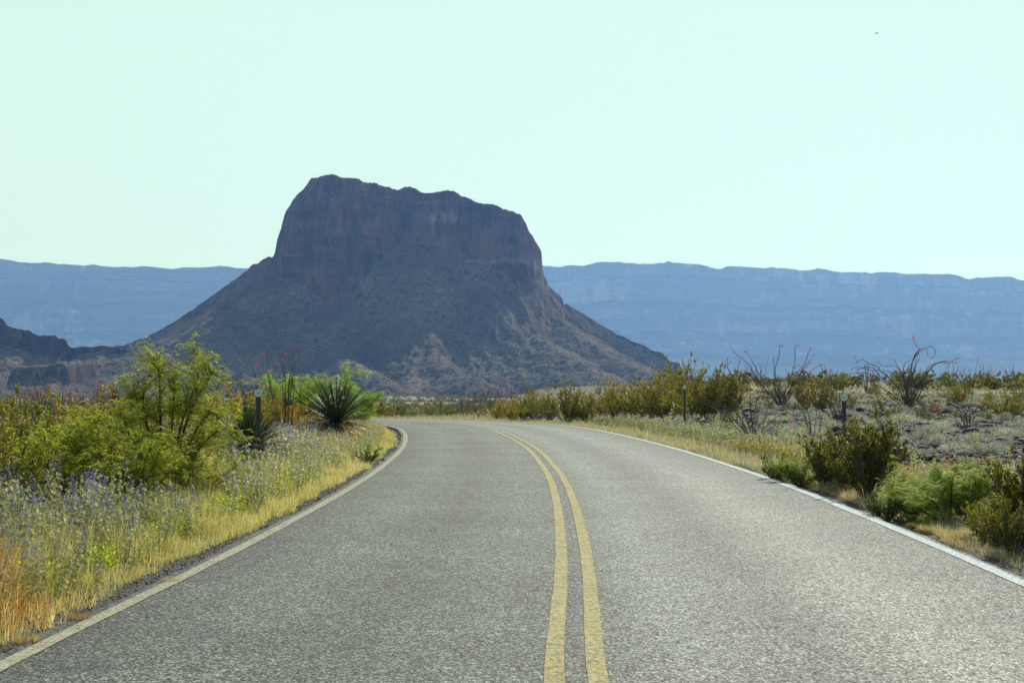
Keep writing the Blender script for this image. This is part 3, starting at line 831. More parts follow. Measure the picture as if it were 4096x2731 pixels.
def catmull3(P, m):
    P = np.array(P, float); out = []
    for i in range(len(P) - 1):
        p0 = P[max(i - 1, 0)]; p1 = P[i]; p2 = P[i + 1]; p3 = P[min(i + 2, len(P) - 1)]
        t = np.linspace(0, 1, m, endpoint=False)[:, None]
        out.append(.5 * ((2 * p1) + (-p0 + p2) * t + (2 * p0 - 5 * p1 + 4 * p2 - p3) * t ** 2 + (-p0 + 3 * p1 - 3 * p2 + p3) * t ** 3))
    out.append(P[-1:]); return np.concatenate(out)

def fan(seed, n, H, spread, droop=.0, jit=.1):
    g = rng(seed); out_ = []
    for i in range(n):
        az = g.uniform(0, 6.283); lean = g.uniform(.05, 1) ** .8 * spread
        d = np.array([math.cos(az) * lean, math.sin(az) * lean, 1.0])
        out_.append(curve_pts((math.cos(az) * .07 * lean, math.sin(az) * .07 * lean, -.05), d, H * g.uniform(.65, 1.1), 6, g.uniform(-droop, .4), g, jit))
    return out_

def traced(paths, ox, oy, k, Y, base, seed, depth=.35):
    """wands traced in the photo, given real depth around the plant's own base point"""
    g = rng(seed); out_ = []
    for P in paths:
        az = g.normal(0, depth); W_ = []
        for i, (px, py) in enumerate(P):
            yy = Y + az * (i / (len(P) - 1)) * 1.6
            w = src(ox + px * k, oy + py * k, yy); W_.append(w - base)
        W_[0] = W_[0] * .3; W_[0][2] = min(W_[0][2], 0) - .04
        out_.append(np.array(W_))
    return out_

def yucca(seed, H=1.2, L=.8, n=170, trunk=.35, bloom=False, skirt=True, wid=.045):
    g = rng(seed); W, F, B, D = G(), G(), G(), G()
    W.tube(curve_pts((0, 0, -.1), (0, 0, 1), trunk + .15, 4, 0, g, .03), [.14, .13, .12, .12, .09], 8, (.06, .05, .04))
    top = np.array([0, 0, trunk])
    for i in range(n):
        el = math.asin(g.uniform(-.35, 1.0)); az = g.uniform(0, 6.283)
        d = np.array([math.cos(az) * math.cos(el), math.sin(az) * math.cos(el), math.sin(el)])
        l = L * g.uniform(.75, 1.1) * (1.0 if el > 0 else .85)
        p = top + d * .07 + [0, 0, g.uniform(-.1, .1)]
        sag = -.12 if el > .3 else -.4
        P = curve_pts(p, d, l, 3, sag, g, .03)
        side = unit(np.cross(d, [0, 0, 1.0]) + 1e-5)
        w = np.array([.6, 1.0, .7, .03]) * wid * .5
        a = unit(np.cross(side, d))
        V = np.concatenate([P + side * w[:, None], P - side * w[:, None] , P - a * w[:, None] * .35])
        q = []
        for k in range(3): q += [(k, k + 1, 9 + k, 8 + k), (8 + k, 9 + k, 5 + k, 4 + k)]
        dead = el < -.12
        col = vcol(g, 1, (.22, .17, .10) if dead else [(.045, .065, .03), (.065, .085, .035), (.085, .105, .045)], .2)[0]
        F.add(V, q=q, c=col)
    parts = [("trunk", W.mesh("trunk", M_WOOD)), ("leaves", F.mesh("leaves", M_YUC))]
    if bloom:
        S2 = G(); P = curve_pts(top, (.05, 0, 1), L * 1.12, 6, 0, g, .03); S2.tube(P, np.linspace(.03, .01, 7), 5, (.20, .2, .1))
        c = []
        for i in range(150):
            t = g.uniform(.35, 1); p = P[min(int(t * 6), 5)] + g.normal(0, .01, 3); az = g.uniform(0, 6.283)
            r_ = .17 * (1.15 - t) * g.uniform(.3, 1.2) / .6; c.append(p + [math.cos(az) * r_, math.sin(az) * r_, g.uniform(-.05, .08)])
        c = np.array(c)
        for q in range(5):
            B.leaves(c + g.normal(0, .008, c.shape), g.normal(0, .6, c.shape) + [0, 0, -1], .055, .032, vcol(g, len(c), (.62, .60, .44), .1), seed=q)
        parts += [("flower_stalk", S2.mesh("flower_stalk", M_WOOD)), ("blossoms", B.mesh("blossoms", M_PETAL))]
    return parts

LUP_COLS = [(.38, .40, .24), (.47, .48, .30), (.26, .30, .12), (.54, .52, .34)]
def lupine(seed, H=.62, stems=4, big=1.0, merged=False):
    g = rng(seed); F, B = G(), G()
    for s in range(stems):
        az = g.uniform(0, 6.283); ln = g.uniform(0, .28)
        P = curve_pts((g.normal(0, .03), g.normal(0, .03), -.03), (math.cos(az) * ln, math.sin(az) * ln, 1), H * g.uniform(.7, 1.1), 5, .1, g, .06)
        F.tube(P, np.linspace(.0045, .0025, 6), 3, vcol(g, 1, (.20, .22, .12), .15)[0])
        for k in range(15):
            t = g.uniform(.12, .95) * 4.99; j = int(t); f = t - j; p = P[j] * (1 - f) + P[j + 1] * f
            az2 = g.uniform(0, 6.283); d = np.array([math.cos(az2), math.sin(az2), .7]); L = g.uniform(.03, .06)
            c = p + unit(d) * L
            F.tube(np.array([p, c]), .0018, 3, (.2, .22, .12))
            m = 6; th = np.arange(m) * 6.283 / m + g.uniform(0, 1)
            u = unit(np.cross(d, [0, 0, 1.0])); v = unit(np.cross(d, u))
            dd = np.cos(th)[:, None] * u + np.sin(th)[:, None] * v + unit(d) * .7
            F.leaves(np.tile(c, (m, 1)), dd, .034 * big, .011 * big, vcol(g, 1, LUP_COLS, .2)[0], side=np.tile(d, (m, 1)))
        top = P[-1]; d = unit(P[-1] - P[-2]); Ls = g.uniform(.07, .15)
        # seed pods below, florets above
        m = 8; tp = g.uniform(0, 1, (m, 1)); F.leaves(top - d * (.02 + .12 * tp), g.normal(0, .6, (m, 3)) + d, .035, .010, vcol(g, m, (.36, .36, .25), .15))
        m = 18 if g.random() < .34 else 3; tt = g.uniform(0, 1, m); az3 = g.uniform(0, 6.283, m)
        o_ = np.c_[np.cos(az3), np.sin(az3), np.full(m, .2)]
        c = top + d * (tt * Ls)[:, None] + o_ * .006
        cols = vcol(g, m, [(.12, .12, .36), (.20, .19, .48), (.32, .31, .56)], .2)
        wh = tt > .86; cols[wh] = (.42, .42, .44)
        B.leaves(c, o_, .017 * big * (1.15 - .5 * tt), .014 * big, cols, side=np.tile(d, (m, 1)))
        B.leaves(c, o_ + [0, 0, .7], .014 * big, .013 * big, cols, seed=3)
    return (F, B) if merged else [("stems", F.mesh("stems", M_LUP)), ("blossoms", B.mesh("blossoms", M_PETAL))]

def cushion(seed, Rr=.3, H=.2, col=((.50, .50, .42), (.62, .62, .53), (.34, .34, .25)), n=900, leaf=.034):
    g = rng(seed); F = G()
    for s in range(14):
        az = g.uniform(0, 6.283); P = curve_pts((0, 0, -.02), (math.cos(az) * Rr / H, math.sin(az) * Rr / H, .9), math.hypot(Rr, H) * .9, 3, .1, g, .1)
        F.tube(P, [.006, .004, .003, .002], 3, (.10, .08, .065))
    az = g.uniform(0, 6.283, n); r_ = np.sqrt(g.uniform(0, 1, n)); lump = 1 + .25 * np.sin(az * 3 + seed) + .15 * np.sin(az * 5 + 2 * seed)
    x = np.cos(az) * r_ * Rr * lump; y = np.sin(az) * r_ * Rr * lump
    z = H * np.sqrt(np.clip(1 - r_ ** 2 * .95, 0, 1)) * g.uniform(.45, 1.08, n)
    d = np.c_[x / Rr, y / Rr, np.full(n, .9)] + g.normal(0, .5, (n, 3))
    F.leaves(np.c_[x, y, z], d, g.uniform(.6, 1.5, n) * leaf, leaf * .28, vcol(g, n, col, .22), seed=seed)
    return F

def rock_mesh(seed, r=.2, sq=(1, .8, .6), col=(.055, .04, .035)):
    g = rng(seed); import bmesh
    bm = bmesh.new(); bmesh.ops.create_icosphere(bm, subdivisions=3, radius=1.0)
    V = np.array([v.co[:] for v in bm.verts]); T = np.array([[v.index for v in f.verts] for f in bm.faces]); bm.free()
    # facetted: clip by random planes
    for k in range(13):
        nrm = unit(g.normal(size=3)); h = g.uniform(.55, .9); d = V @ nrm; over = np.maximum(d - h, 0); V = V - over[:, None] * nrm * .92
    V = V * (1 + .05 * vnoise(V[:, 0] * 4 + V[:, 2] * 3, V[:, 1] * 4 - V[:, 2] * 2, seed))[:, None]
    V = V * np.array(sq) * r
    c = np.tile(np.array(col), (len(V), 1)) * (1 + .35 * vnoise(V[:, 0] / r * 2.3, V[:, 2] / r * 2.3 + V[:, 1] / r, seed + 1))[:, None]
    return raw_mesh("rock", V, np.zeros((0, 4), int), T, c, M_ROCK, False)

# ---------------------------------------------------------------- delineator posts
def steel_post(Htop, face=1):
    """U channel post with round reflector on top; local origin at the foot"""
    W, Fc, Rm = G(), G(), G()
    prof = [(-.040, .0), (-.036, -.004), (-.018, -.004), (-.012, .024), (.012, .024), (.018, -.004), (.036, -.004), (.040, 0),
            (.036, .0), (.020, .0), (.014, .028), (-.014, .028), (-.020, .0), (-.036, .0)]
    n = len(prof); zs = [-.3, Htop * .5, Htop]
    V = [(x, y, z) for z in zs for x, y in prof]
    q = [(a * n + i, a * n + (i + 1) % n, (a + 1) * n + (i + 1) % n, (a + 1) * n + i) for a in range(2) for i in range(n)]
    W.add(V, q=q, c=(.075, .07, .065))
    th = np.arange(10) * 2 * math.pi / 10
    for z in np.arange(.1, Htop - .08, .05):
        c = np.array([0, .0232, z]); P = np.c_[np.cos(th) * .005, np.zeros(10), np.sin(th) * .005]
        P2 = np.r_[P + c + [0, -.0012, 0], [c + [0, -.0012, 0]]]
        W.add(P2, t=[(i, (i + 1) % 10, 10) for i in range(10)], c=(.28, .27, .25))
    r_ = .066; zc = Htop + .035; m = 28; th = np.arange(m) * 2 * math.pi / m
    ring = np.c_[np.cos(th), np.zeros(m), np.sin(th)]
    # dished lens: rings and a small hub rivet
    rad = [r_, r_ * .93, r_ * .86, r_ * .5, r_ * .16, r_ * .13, 0.001]; yy = [-.002, -.012, -.008, -.013, -.015, -.019, -.0195]
    V = np.concatenate([ring * a + [0, b, zc] for a, b in zip(rad, yy)])
    q = [(a * m + i, a * m + (i + 1) % m, (a + 1) * m + (i + 1) % m, (a + 1) * m + i) for a in range(len(rad) - 1) for i in range(m)]
    cc = np.tile((.60, .60, .50), (len(V), 1)); cc[:m * 2] = (.42, .42, .36); cc[m * 4:] = (.35, .34, .3)
    Fc.add(V, q=q, c=cc)
    bk = np.concatenate([ring * r_ + [0, -.002, zc], ring * r_ + [0, .008, zc], [[0, .008, zc]]])
    q = [(i, m + i, m + (i + 1) % m, (i + 1) % m) for i in range(m)]
    Rm.add(bk, q=q, t=[(m + i, 2 * m, m + (i + 1) % m) for i in range(m)], c=(.3, .29, .25))
    for s in (-1, 1):
        Rm.tube(np.array([(s * .008, .004, Htop - .05), (s * .008, .004, zc)]), .005, 5, (.2, .2, .18))
    return [("post", W.mesh("post", M_STEEL)), ("reflector", Fc.mesh("reflector", M_REFL, True)), ("bracket", Rm.mesh("bracket", M_STEEL))]

# ---------------------------------------------------------------- posts
def at_px(px, Y):      # x of a thing standing Y metres ahead that shows at column px (of 2352)
    return (px * 1.7415 - 2048) / FPX * Y
for px, Y, top, lab in ((594, 23.0, 1.33, "roadside marker post in front of the dark yucca, left of the road"),
                        (1938, 26.0, 1.23, "roadside marker post rising behind the dark creosote bush, on the outside of the bend"),
                        (1572, 45.0, 1.38, "roadside marker post against the yellow green creosote thicket with flowers at its foot"),
                        (1013, 104.0, 1.42, "most distant marker post, a thin stroke beyond the far end of the bend")):
    x = at_px(px, Y); z = gz(x, Y)
    h = max(top - z, 1.0) if Y < 100 else 1.35
    place("marker_post", steel_post(h - .04), (x, Y, z), R(-8 if px > 1000 else 6), 1.0, lab, "marker post", "steel marker posts along the bend")

# ---------------------------------------------------------------- yuccas
def put(name, parts, px, Y, sc, lab, cat, grp=None, rz=0.0, dz=0.0, x=None):
    xx = at_px(px, Y) if x is None else x
    return place(name, parts, (xx, Y, gz(xx, Y) + dz), rz, sc, lab, cat, grp)
put("yucca", yucca(1, L=1.2, n=430, trunk=.70, bloom=True, wid=.036), 772, 34, .93, "large dark yucca with a cream flower head beside the lime green bush", "yucca", "yuccas by the roadside")
put("yucca", yucca(2, L=.86, n=480, trunk=.55, wid=.036), 572, 24.5, .93, "squat dark yucca without flowers behind the left marker post", "yucca", "yuccas by the roadside")
put("yucca", yucca(3, L=.75, n=130, trunk=1.45, wid=.05), 262, 82, 1.0, "small far yucca on a bare trunk among red tipped ocotillos on the left plain", "yucca", "yuccas by the roadside")

# ---------------------------------------------------------------- ocotillos traced from the photo
def traced_oco(name, paths, ox, oy, k, Y, bpx, bpy, lab, seed, extra=10, eh=1.6, esp=.9, leafy=0.0, r0=.019, tl=.16):
    x = (ox + bpx * k - 2048) / FPX * Y; z = gz(x, Y); base = np.array([x, Y, z])
    zb = EYE + (HOR - (oy + bpy * k)) / FPX * Y
    P = traced(paths, ox, oy, k, Y, base + [0, 0, 0], seed)
    for p in P:     # keep the base on the ground when the traced base shows a little above or below it
        t = np.linspace(0, 1, len(p)); p[:, 2] += (zb * 0 + (z - zb) * 0) * t
    nt = len(P); P += fan(seed + 5, extra, eh, esp, .1)
    return place(name, ocotillo(P, seed, ntip=nt, r0=r0, leafy=leafy, tl=tl, tip=.72), tuple(base), 0, 1.0, lab, "ocotillo", "ocotillos with red blossom tips")
OR2 = [[(860, 850), (820, 700), (805, 520), (740, 440), (680, 425), (610, 430), (570, 400), (555, 388)], [(840, 840), (760, 700), (640, 600), (540, 490), (480, 440), (390, 450), (340, 468)],
       [(830, 830), (720, 700), (600, 580), (500, 520), (380, 500), (260, 510)], [(850, 840), (750, 640), (600, 500), (540, 430), (450, 400), (400, 360), (350, 380), (318, 400)],
       [(880, 850), (850, 650), (880, 500), (930, 350), (1000, 270), (1060, 240), (1100, 220), (1135, 240), (1155, 290), (1130, 330)], [(870, 850), (860, 600), (910, 420), (950, 300), (985, 250), (950, 205), (932, 155)],
       [(900, 850), (960, 650), (1060, 470), (1130, 410), (1230, 390), (1300, 400), (1340, 365), (1378, 352)], [(900, 850), (980, 640), (1080, 480), (1160, 400), (1270, 375), (1385, 392)],
       [(890, 850), (920, 600), (900, 450), (940, 330), (1000, 250), (1060, 250), (1075, 315)], [(860, 840), (815, 560), (830, 420), (880, 375), (940, 350)],
       [(910, 850), (1000, 700), (1100, 570), (1180, 560), (1210, 540)], [(840, 840), (700, 720), (560, 640), (460, 590), (330, 550)], [(860, 850), (830, 600), (780, 470), (740, 390), (738, 368)],
       [(850, 845), (780, 680), (680, 560), (590, 480), (480, 470), (340, 440), (265, 465)], [(905, 850), (1010, 600), (1110, 450), (1200, 385), (1270, 390), (1300, 430), (1275, 448)],
       [(860, 850), (800, 650), (760, 560), (700, 500), (600, 460)], [(895, 850), (930, 640), (990, 520), (1000, 460)], [(875, 850), (890, 620), (960, 400), (985, 355)],
       [(840, 850), (700, 760), (600, 660), (470, 590)], [(880, 850), (870, 640), (930, 470), (945, 380), (990, 280)]]
traced_oco("ocotillo", OR2, 3300, 1300, .3827, 60, 875, 850, "widest ocotillo with long wands arching far to both sides above the stony rise", 201, 14, 1.5, .9)
OR1 = [[(1150, 760), (1080, 620), (960, 500), (920, 400), (850, 320), (780, 270), (728, 203)], [(1160, 760), (1060, 560), (940, 370), (880, 260), (860, 238)],
       [(1170, 760), (1140, 560), (1120, 400), (1155, 280), (1165, 190), (1185, 186)], [(1180, 760), (1210, 600), (1290, 370), (1300, 200), (1325, 180)],
       [(1190, 760), (1280, 560), (1370, 370), (1410, 280), (1435, 225)], [(1190, 760), (1260, 560), (1350, 420), (1420, 330), (1475, 262)],
       [(1200, 760), (1300, 560), (1400, 460), (1460, 395), (1525, 362)], [(1170, 760), (1160, 600), (1130, 480), (1100, 440)], [(1190, 760), (1250, 560), (1350, 375), (1300, 372)],
       [(1160, 750), (1020, 560), (940, 440), (885, 385)], [(1180, 760), (1240, 600), (1330, 500), (1440, 495)], [(1150, 740), (1050, 600), (950, 540), (945, 520)],
       [(1170, 760), (1120, 560), (1110, 400), (1108, 310)], [(1185, 760), (1230, 600), (1320, 470), (1420, 355)], [(1180, 760), (1200, 620), (1250, 520), (1240, 440)],
       [(1165, 760), (1180, 600), (1200, 500), (1060, 485)], [(1175, 760), (1230, 560), (1380, 500), (1355, 545)], [(1160, 755), (1060, 640), (1000, 500), (860, 420)]]
traced_oco("ocotillo", OR1, 2600, 1300, .4464, 62, 1172, 765, "tall ocotillo with upright and leftward wands rising over the road bend", 202, 16, 1.5, .7)
ORS = [[(740, 640), (770, 470), (800, 330)], [(750, 640), (745, 480), (700, 400), (700, 350), (722, 335)], [(750, 600), (740, 470), (700, 380), (692, 318)], [(755, 620), (790, 500), (850, 420), (848, 395)], [(745, 640), (800, 460), (830, 410)]]
traced_oco("ocotillo", ORS, 2600, 1300, .4464, 66, 748, 640, "small thin ocotillo with few wands behind the end of the creosote thicket", 203, 3, 1.2, .5)
OL = [[(745, 980), (690, 700), (620, 480), (560, 330), (555, 290)], [(760, 1000), (760, 480), (720, 320), (705, 230), (712, 180)], [(790, 980), (790, 600), (820, 420), (870, 330), (905, 200)],
      [(840, 960), (840, 560), (800, 400), (815, 250), (798, 170)], [(800, 960), (800, 540), (830, 300), (828, 220)], [(700, 940), (650, 640), (610, 430), (600, 250), (645, 295)],
      [(760, 980), (740, 600), (760, 400), (762, 280)], [(790, 980), (770, 560), (750, 430), (735, 318)], [(770, 990), (750, 620), (690, 500), (668, 360)], [(780, 980), (810, 640), (830, 450), (858, 318)],
      [(760, 990), (680, 760), (625, 560), (625, 425)], [(800, 980), (790, 700), (825, 490), (800, 430), (745, 425)], [(780, 980), (740, 740), (680, 655)]]
traced_oco("ocotillo", OL, 800, 1300, .4464, 33, 775, 990, "slender ocotillo with scarlet tips between the two dark yuccas", 204, 2, 1.0, .4, r0=.009, tl=.10)
OL2 = [[(520, 640), (500, 500), (480, 420), (476, 342)], [(520, 640), (520, 500), (545, 460)], [(515, 640), (500, 540), (520, 470), (523, 375)], [(530, 650), (550, 560), (590, 540)]]
traced_oco("ocotillo", OL2, 800, 1300, .4464, 40, 515, 760, "sparse ocotillo with a few red tips just left of the marker post by the yucca", 205, 2, .8, .4, r0=.010, tl=.12)
OL3 = [[(380, 760), (310, 640), (275, 580), (266, 545)], [(375, 760), (300, 640), (250, 540), (244, 495)]]
traced_oco("ocotillo", OL3, 800, 1300, .4464, 36, 380, 780, "two bare ocotillo wands with red tips beside the tall mesquite", 206, 1, .6, .4, r0=.010, tl=.14)
# ocotillos by the right road edge and on the slope
OF = [[(1050, 1150), (960, 900), (760, 760), (560, 630), (330, 540), (130, 520), (0, 440)], [(1050, 1150), (900, 880), (700, 700), (520, 540), (440, 500)], [(1060, 1150), (930, 840), (760, 640), (600, 560), (540, 500)],
      [(1040, 1150), (1000, 860), (900, 640), (780, 540), (640, 495)], [(1060, 1150), (1040, 800), (1010, 560), (1020, 500)], [(1060, 1150), (1080, 800), (1200, 600), (1260, 460)],
      [(1080, 1150), (1180, 900), (1330, 760), (1420, 700), (1500, 648)], [(1080, 1150), (1200, 940), (1350, 830), (1560, 800)], [(1050, 1150), (940, 700), (850, 480), (770, 380)],
      [(1050, 1150), (1020, 700), (980, 560), (905, 450)], [(1060, 1150), (1060, 760), (1100, 500), (1180, 350), (1100, 290)], [(1060, 1150), (980, 800), (830, 560), (700, 430), (560, 370)],
      [(1070, 1150), (1130, 860), (1280, 700), (1410, 725)], [(1060, 1150), (1010, 640), (1010, 410)], [(1040, 1150), (880, 860), (640, 700), (470, 560), (330, 370)], [(1060, 1150), (1090, 900), (1200, 800), (1350, 800)]]
traced_oco("ocotillo", OF, 2700, 1450, .2976, 33.5, 1060, 1150, "broad grey ocotillo fanning up out of the flowers by the road edge", 207, 12, 1.3, .8, r0=.010, tl=.085)
traced_oco("ocotillo", [[(1830, 1010), (1760, 800), (1720, 600), (1680, 420), (1640, 330)], [(1800, 1010), (1760, 830), (1600, 700), (1490, 650)], [(1850, 1010), (1800, 760), (1740, 560), (1700, 400), (1740, 200), (1720, 110)],
           [(1900, 1000), (1900, 700), (1870, 420)], [(1820, 1010), (1800, 820), (1720, 700), (1690, 605)], [(1970, 960), (1960, 800), (1920, 640)], [(1790, 1010), (1740, 880), (1640, 830), (1575, 797)]],
           2700, 1450, .2976, 33, 1820, 1010, "loose ocotillo of thin upright wands just right of the broad grey one", 208, 2, 1.0, .5, r0=.009, tl=.09)
traced_oco("ocotillo", [[(2220, 730), (2120, 560), (2020, 400), (1900, 240), (1830, 150)], [(2220, 730), (2160, 540), (2180, 330), (2130, 200), (2105, 125)], [(2230, 730), (2250, 500), (2255, 300), (2220, 130)],
           [(2230, 730), (2180, 560), (2040, 430), (1900, 350), (1790, 310)], [(2240, 730), (2300, 500), (2420, 380), (2520, 250)], [(2210, 730), (2080, 590), (1960, 530)], [(2220, 730), (2080, 540), (1990, 400), (2060, 440)],
           [(2240, 730), (2290, 540), (2380, 330), (2480, 220)], [(2230, 730), (2200, 600), (2170, 430)], [(2230, 730), (2280, 600), (2400, 520), (2480, 400)], [(2225, 730), (2130, 600), (2000, 540), (1900, 420), (1850, 360)]],
           2700, 1450, .2976, 46, 2225, 735, "ocotillo standing right behind the nearer right hand marker post", 209, 8, 1.1, .8, r0=.013, tl=.14)
traced_oco("ocotillo", [[(1690, 800), (1600, 640), (1480, 560), (1330, 500)], [(1690, 800), (1640, 580), (1520, 430), (1360, 380)], [(1690, 800), (1660, 560), (1560, 420), (1410, 435)], [(1690, 800), (1700, 560), (1740, 400), (1740, 300)],
           [(1690, 800), (1740, 600), (1840, 480), (1950, 355)], [(1690, 800), (1780, 600), (1900, 540), (1980, 520)], [(1690, 800), (1560, 680), (1440, 560), (1310, 550)], [(1690, 800), (1720, 620), (1830, 520), (1900, 480)],
           [(1690, 800), (1650, 600), (1600, 480), (1600, 440)], [(1690, 800), (1760, 640), (1860, 600), (1940, 560)], [(1690, 800), (1640, 620), (1540, 520), (1400, 450), (1300, 465)]],
           3300, 1450, .3384, 38, 1690, 800, "low spreading ocotillo among grey cushions on the open slope at far right", 210, 8, .8, 1.0, r0=.011, tl=.11)

# field of red tipped ocotillos, left plain
oproto = [ocotillo(fan(300 + i, 8 + 2 * i, 1.9, .55 + .1 * i, .1, .06), 300 + i, r0=.014, tl=.12, tip=.6) for i in range(3)]
g = rng(77)
for i in range(26):
    Y = g.uniform(46, 110); px = g.uniform(-10, 300)
    put("ocotillo", oproto[i % 3], px, Y, g.uniform(.7, 1.05), "small red tipped ocotillo on the plain behind the left hand bushes", "ocotillo", "ocotillo field on the left plain", rz=g.uniform(0, 6))
obare = [ocotillo(fan(320 + i, 17, 1.9, .5 + .15 * i, .1, .06), 320 + i, r0=.014, tl=.14, tip=.18) for i in range(2)]
for i, (px, Y) in enumerate([(985, 120), (1075, 112), (1092, 96), (1110, 104), (1128, 92), (1062, 100), (1040, 118), (1150, 108), (1175, 122), (1715, 90), (1745, 105), (1910, 95), (1990, 88), (2010, 100),
                             (2180, 108), (2186, 104), (2260, 118), (2330, 112), (2225, 90), (1560, 74), (1590, 72), (2345, 70), (2085, 96), (1620, 78)]):
    put("ocotillo", obare[i % 2], px, Y, g.uniform(.75, 1.15), "distant grey brown ocotillo nearly without blossoms, a small fan on the skyline beyond the bend", "ocotillo", "distant bare ocotillos", rz=g.uniform(0, 6))

# ---------------------------------------------------------------- creosote and mesquite
cre = [creosote(10, 1.0, .75, 22), creosote(11, 1.0, .95, 24, up=.3), creosote(12, 1.0, .6, 18, up=.8), creosote(13, 1.0, .85, 20, cols=[(.22, .205, .035), (.30, .26, .045), (.38, .31, .05), (.13, .13, .03)], flowers=.1),
       creosote(14, 1.0, .8, 22, cols=[(.30, .225, .04), (.38, .28, .045), (.46, .33, .05)], flowers=.08, up=.7)]
near_c = [creosote(20, 1.0, .62, 34, leaf=.025, nleaf=22, cols=[(.10, .115, .025), (.17, .18, .035), (.27, .25, .045), (.06, .07, .02)], flowers=.02, up=.8, dens=1.15),
          creosote(21, .85, .75, 30, leaf=.025, nleaf=17, cols=[(.19, .19, .04), (.27, .26, .045), (.13, .14, .03)], flowers=.04, up=.6)]
big = ["creosote bush with yellow blossoms", "wide creosote bush", "narrow creosote bush"]
spec = [
 (near_c[0], 1990, 19.1, 1.02, "darkest creosote bush on the right verge, dotted with yellow blossoms"),
 (near_c[0], 1895, 20.9, .78, "smaller upright creosote with a nearly black heart, left of the darkest one"),
 (near_c[1], 1945, 20.3, .72, "yellow tinged creosote squeezed between two darker ones on the right verge"),
 (near_c[1], 2325, 12.8, .58, "near olive creosote cut by the frame at the lower right corner, beside the gravel"),
 (near_c[0], 2362, 13.6, .82, "tall dark creosote spray at the very edge of the frame on the right verge"),
 (near_c[1], 2262, 13.9, .45, "low open creosote in front of the pale green mesquite on the right verge"),
 (cre[0], 1303, 57.5, 1.62, "lone rounded creosote with visible trunks at the outside of the bend"),
 (cre[3], 1180, 60, 1.1, "low yellow creosote in front of the small stony hill, left of the lone rounded one"),
 (cre[1], 1225, 62, 1.35, "yellow green creosote touching the lone rounded one on its left"),
 (cre[1], 1348, 57.5, 1.1, "low creosote touching the lone rounded one on its right"),
 (cre[3], 1415, 55, 1.75, "first tall creosote of the long yellow green thicket"),
 (cre[1], 1455, 55, 1.7, "second tall creosote of the thicket, yellow on top"),
 (cre[3], 1495, 54, 1.85, "tall creosote in the middle of the thicket with a leaning top branch"),
 (cre[0], 1530, 52, 1.7, "creosote of the thicket just left of the farther right marker post"),
 (cre[2], 1562, 62, 2.4, "dark tall creosote rising behind the farther right marker post"),
 (cre[1], 1590, 50, 1.65, "yellow green creosote right beside the farther right marker post"),
 (cre[0], 1625, 49, 1.75, "broad creosote under red ocotillo tips, right part of the thicket"),
 (cre[0], 1660, 48, 1.7, "last big creosote at the right end of the thicket"),
 (cre[1], 1600, 60, 2.1, "high creosote behind the right part of the thicket"),
 (cre[2], 1680, 52, 1.3, "low creosote trailing off the right end of the thicket"),
 (cre[2], 1850, 60, 1.25, "creosote between the two tallest ocotillos, left one of the pair"),
 (cre[0], 1882, 58, 1.2, "dark rounded creosote between the two tallest ocotillos, right one of the pair"),
 (cre[3], 1142, 63, .95, "leftmost low creosote of the belt along the far side of the bend"),
 (cre[1], 1203, 64, 1.15, "creosote filling the gap between the low yellow one and the lone rounded one"),
 (cre[0], 1262, 63, 1.2, "olive creosote just behind and left of the lone rounded one"),
 (cre[3], 1332, 62, 1.25, "creosote just behind and right of the lone rounded one"),
 (cre[1], 1382, 59, 1.35, "creosote joining the lone rounded one to the long thicket"),
 (cre[1], 2050, 52, .5, "tiny bright green creosote at the foot of the widest ocotillo"),
 (cre[1], 2200, 62, 1.0, "creosote behind the low spreading ocotillo on the right slope"),
 (cre[1], 2310, 50, 1.2, "olive creosote on the open slope near the right edge of the frame"),
 (cre[3], 632, 37, 1.1, "golden brown creosote between the two dark yuccas"),
 (cre[4], 695, 36, 1.0, "orange tinted creosote pressed against the large flowering yucca"),
 (cre[4], 655, 34, 1.0, "low golden creosote behind the slender ocotillo"),
 (cre[4], 545, 35, 1.3, "brownish gold creosote left of the squat yucca"),
 (cre[3], 505, 33, 1.15, "golden creosote right behind the tall mesquite"),
 (cre[3], 612, 41, 1.3, "dark gold creosote behind the left marker post, under scarlet ocotillo tips"),
 (cre[0], 60, 17.5, 1.25, "dark olive creosote in the left hedge, near the frame edge"),
 (cre[3], 130, 21, 1.3, "creosote with yellow tips in the left hedge"),
 (cre[0], -30, 15.5, 1.2, "olive creosote cut by the left edge of the frame"),
 (cre[3], 250, 23, 1.35, "yellow tipped creosote behind the mesquites of the left hedge"),
 (cre[1], 20, 24, 1.35, "back row creosote of the left hedge by the frame edge"),
 (cre[0], 330, 25, 1.2, "dark creosote half hidden behind the tall mesquite"),
]
for k, (pr, px, Y, sc, lab) in enumerate(spec):
    put("creosote_bush", pr, px, Y, sc * (.9 if Y >= 45 and px > 1100 else 1), lab, "bush", "creosote bushes", rz=k * 1.37)

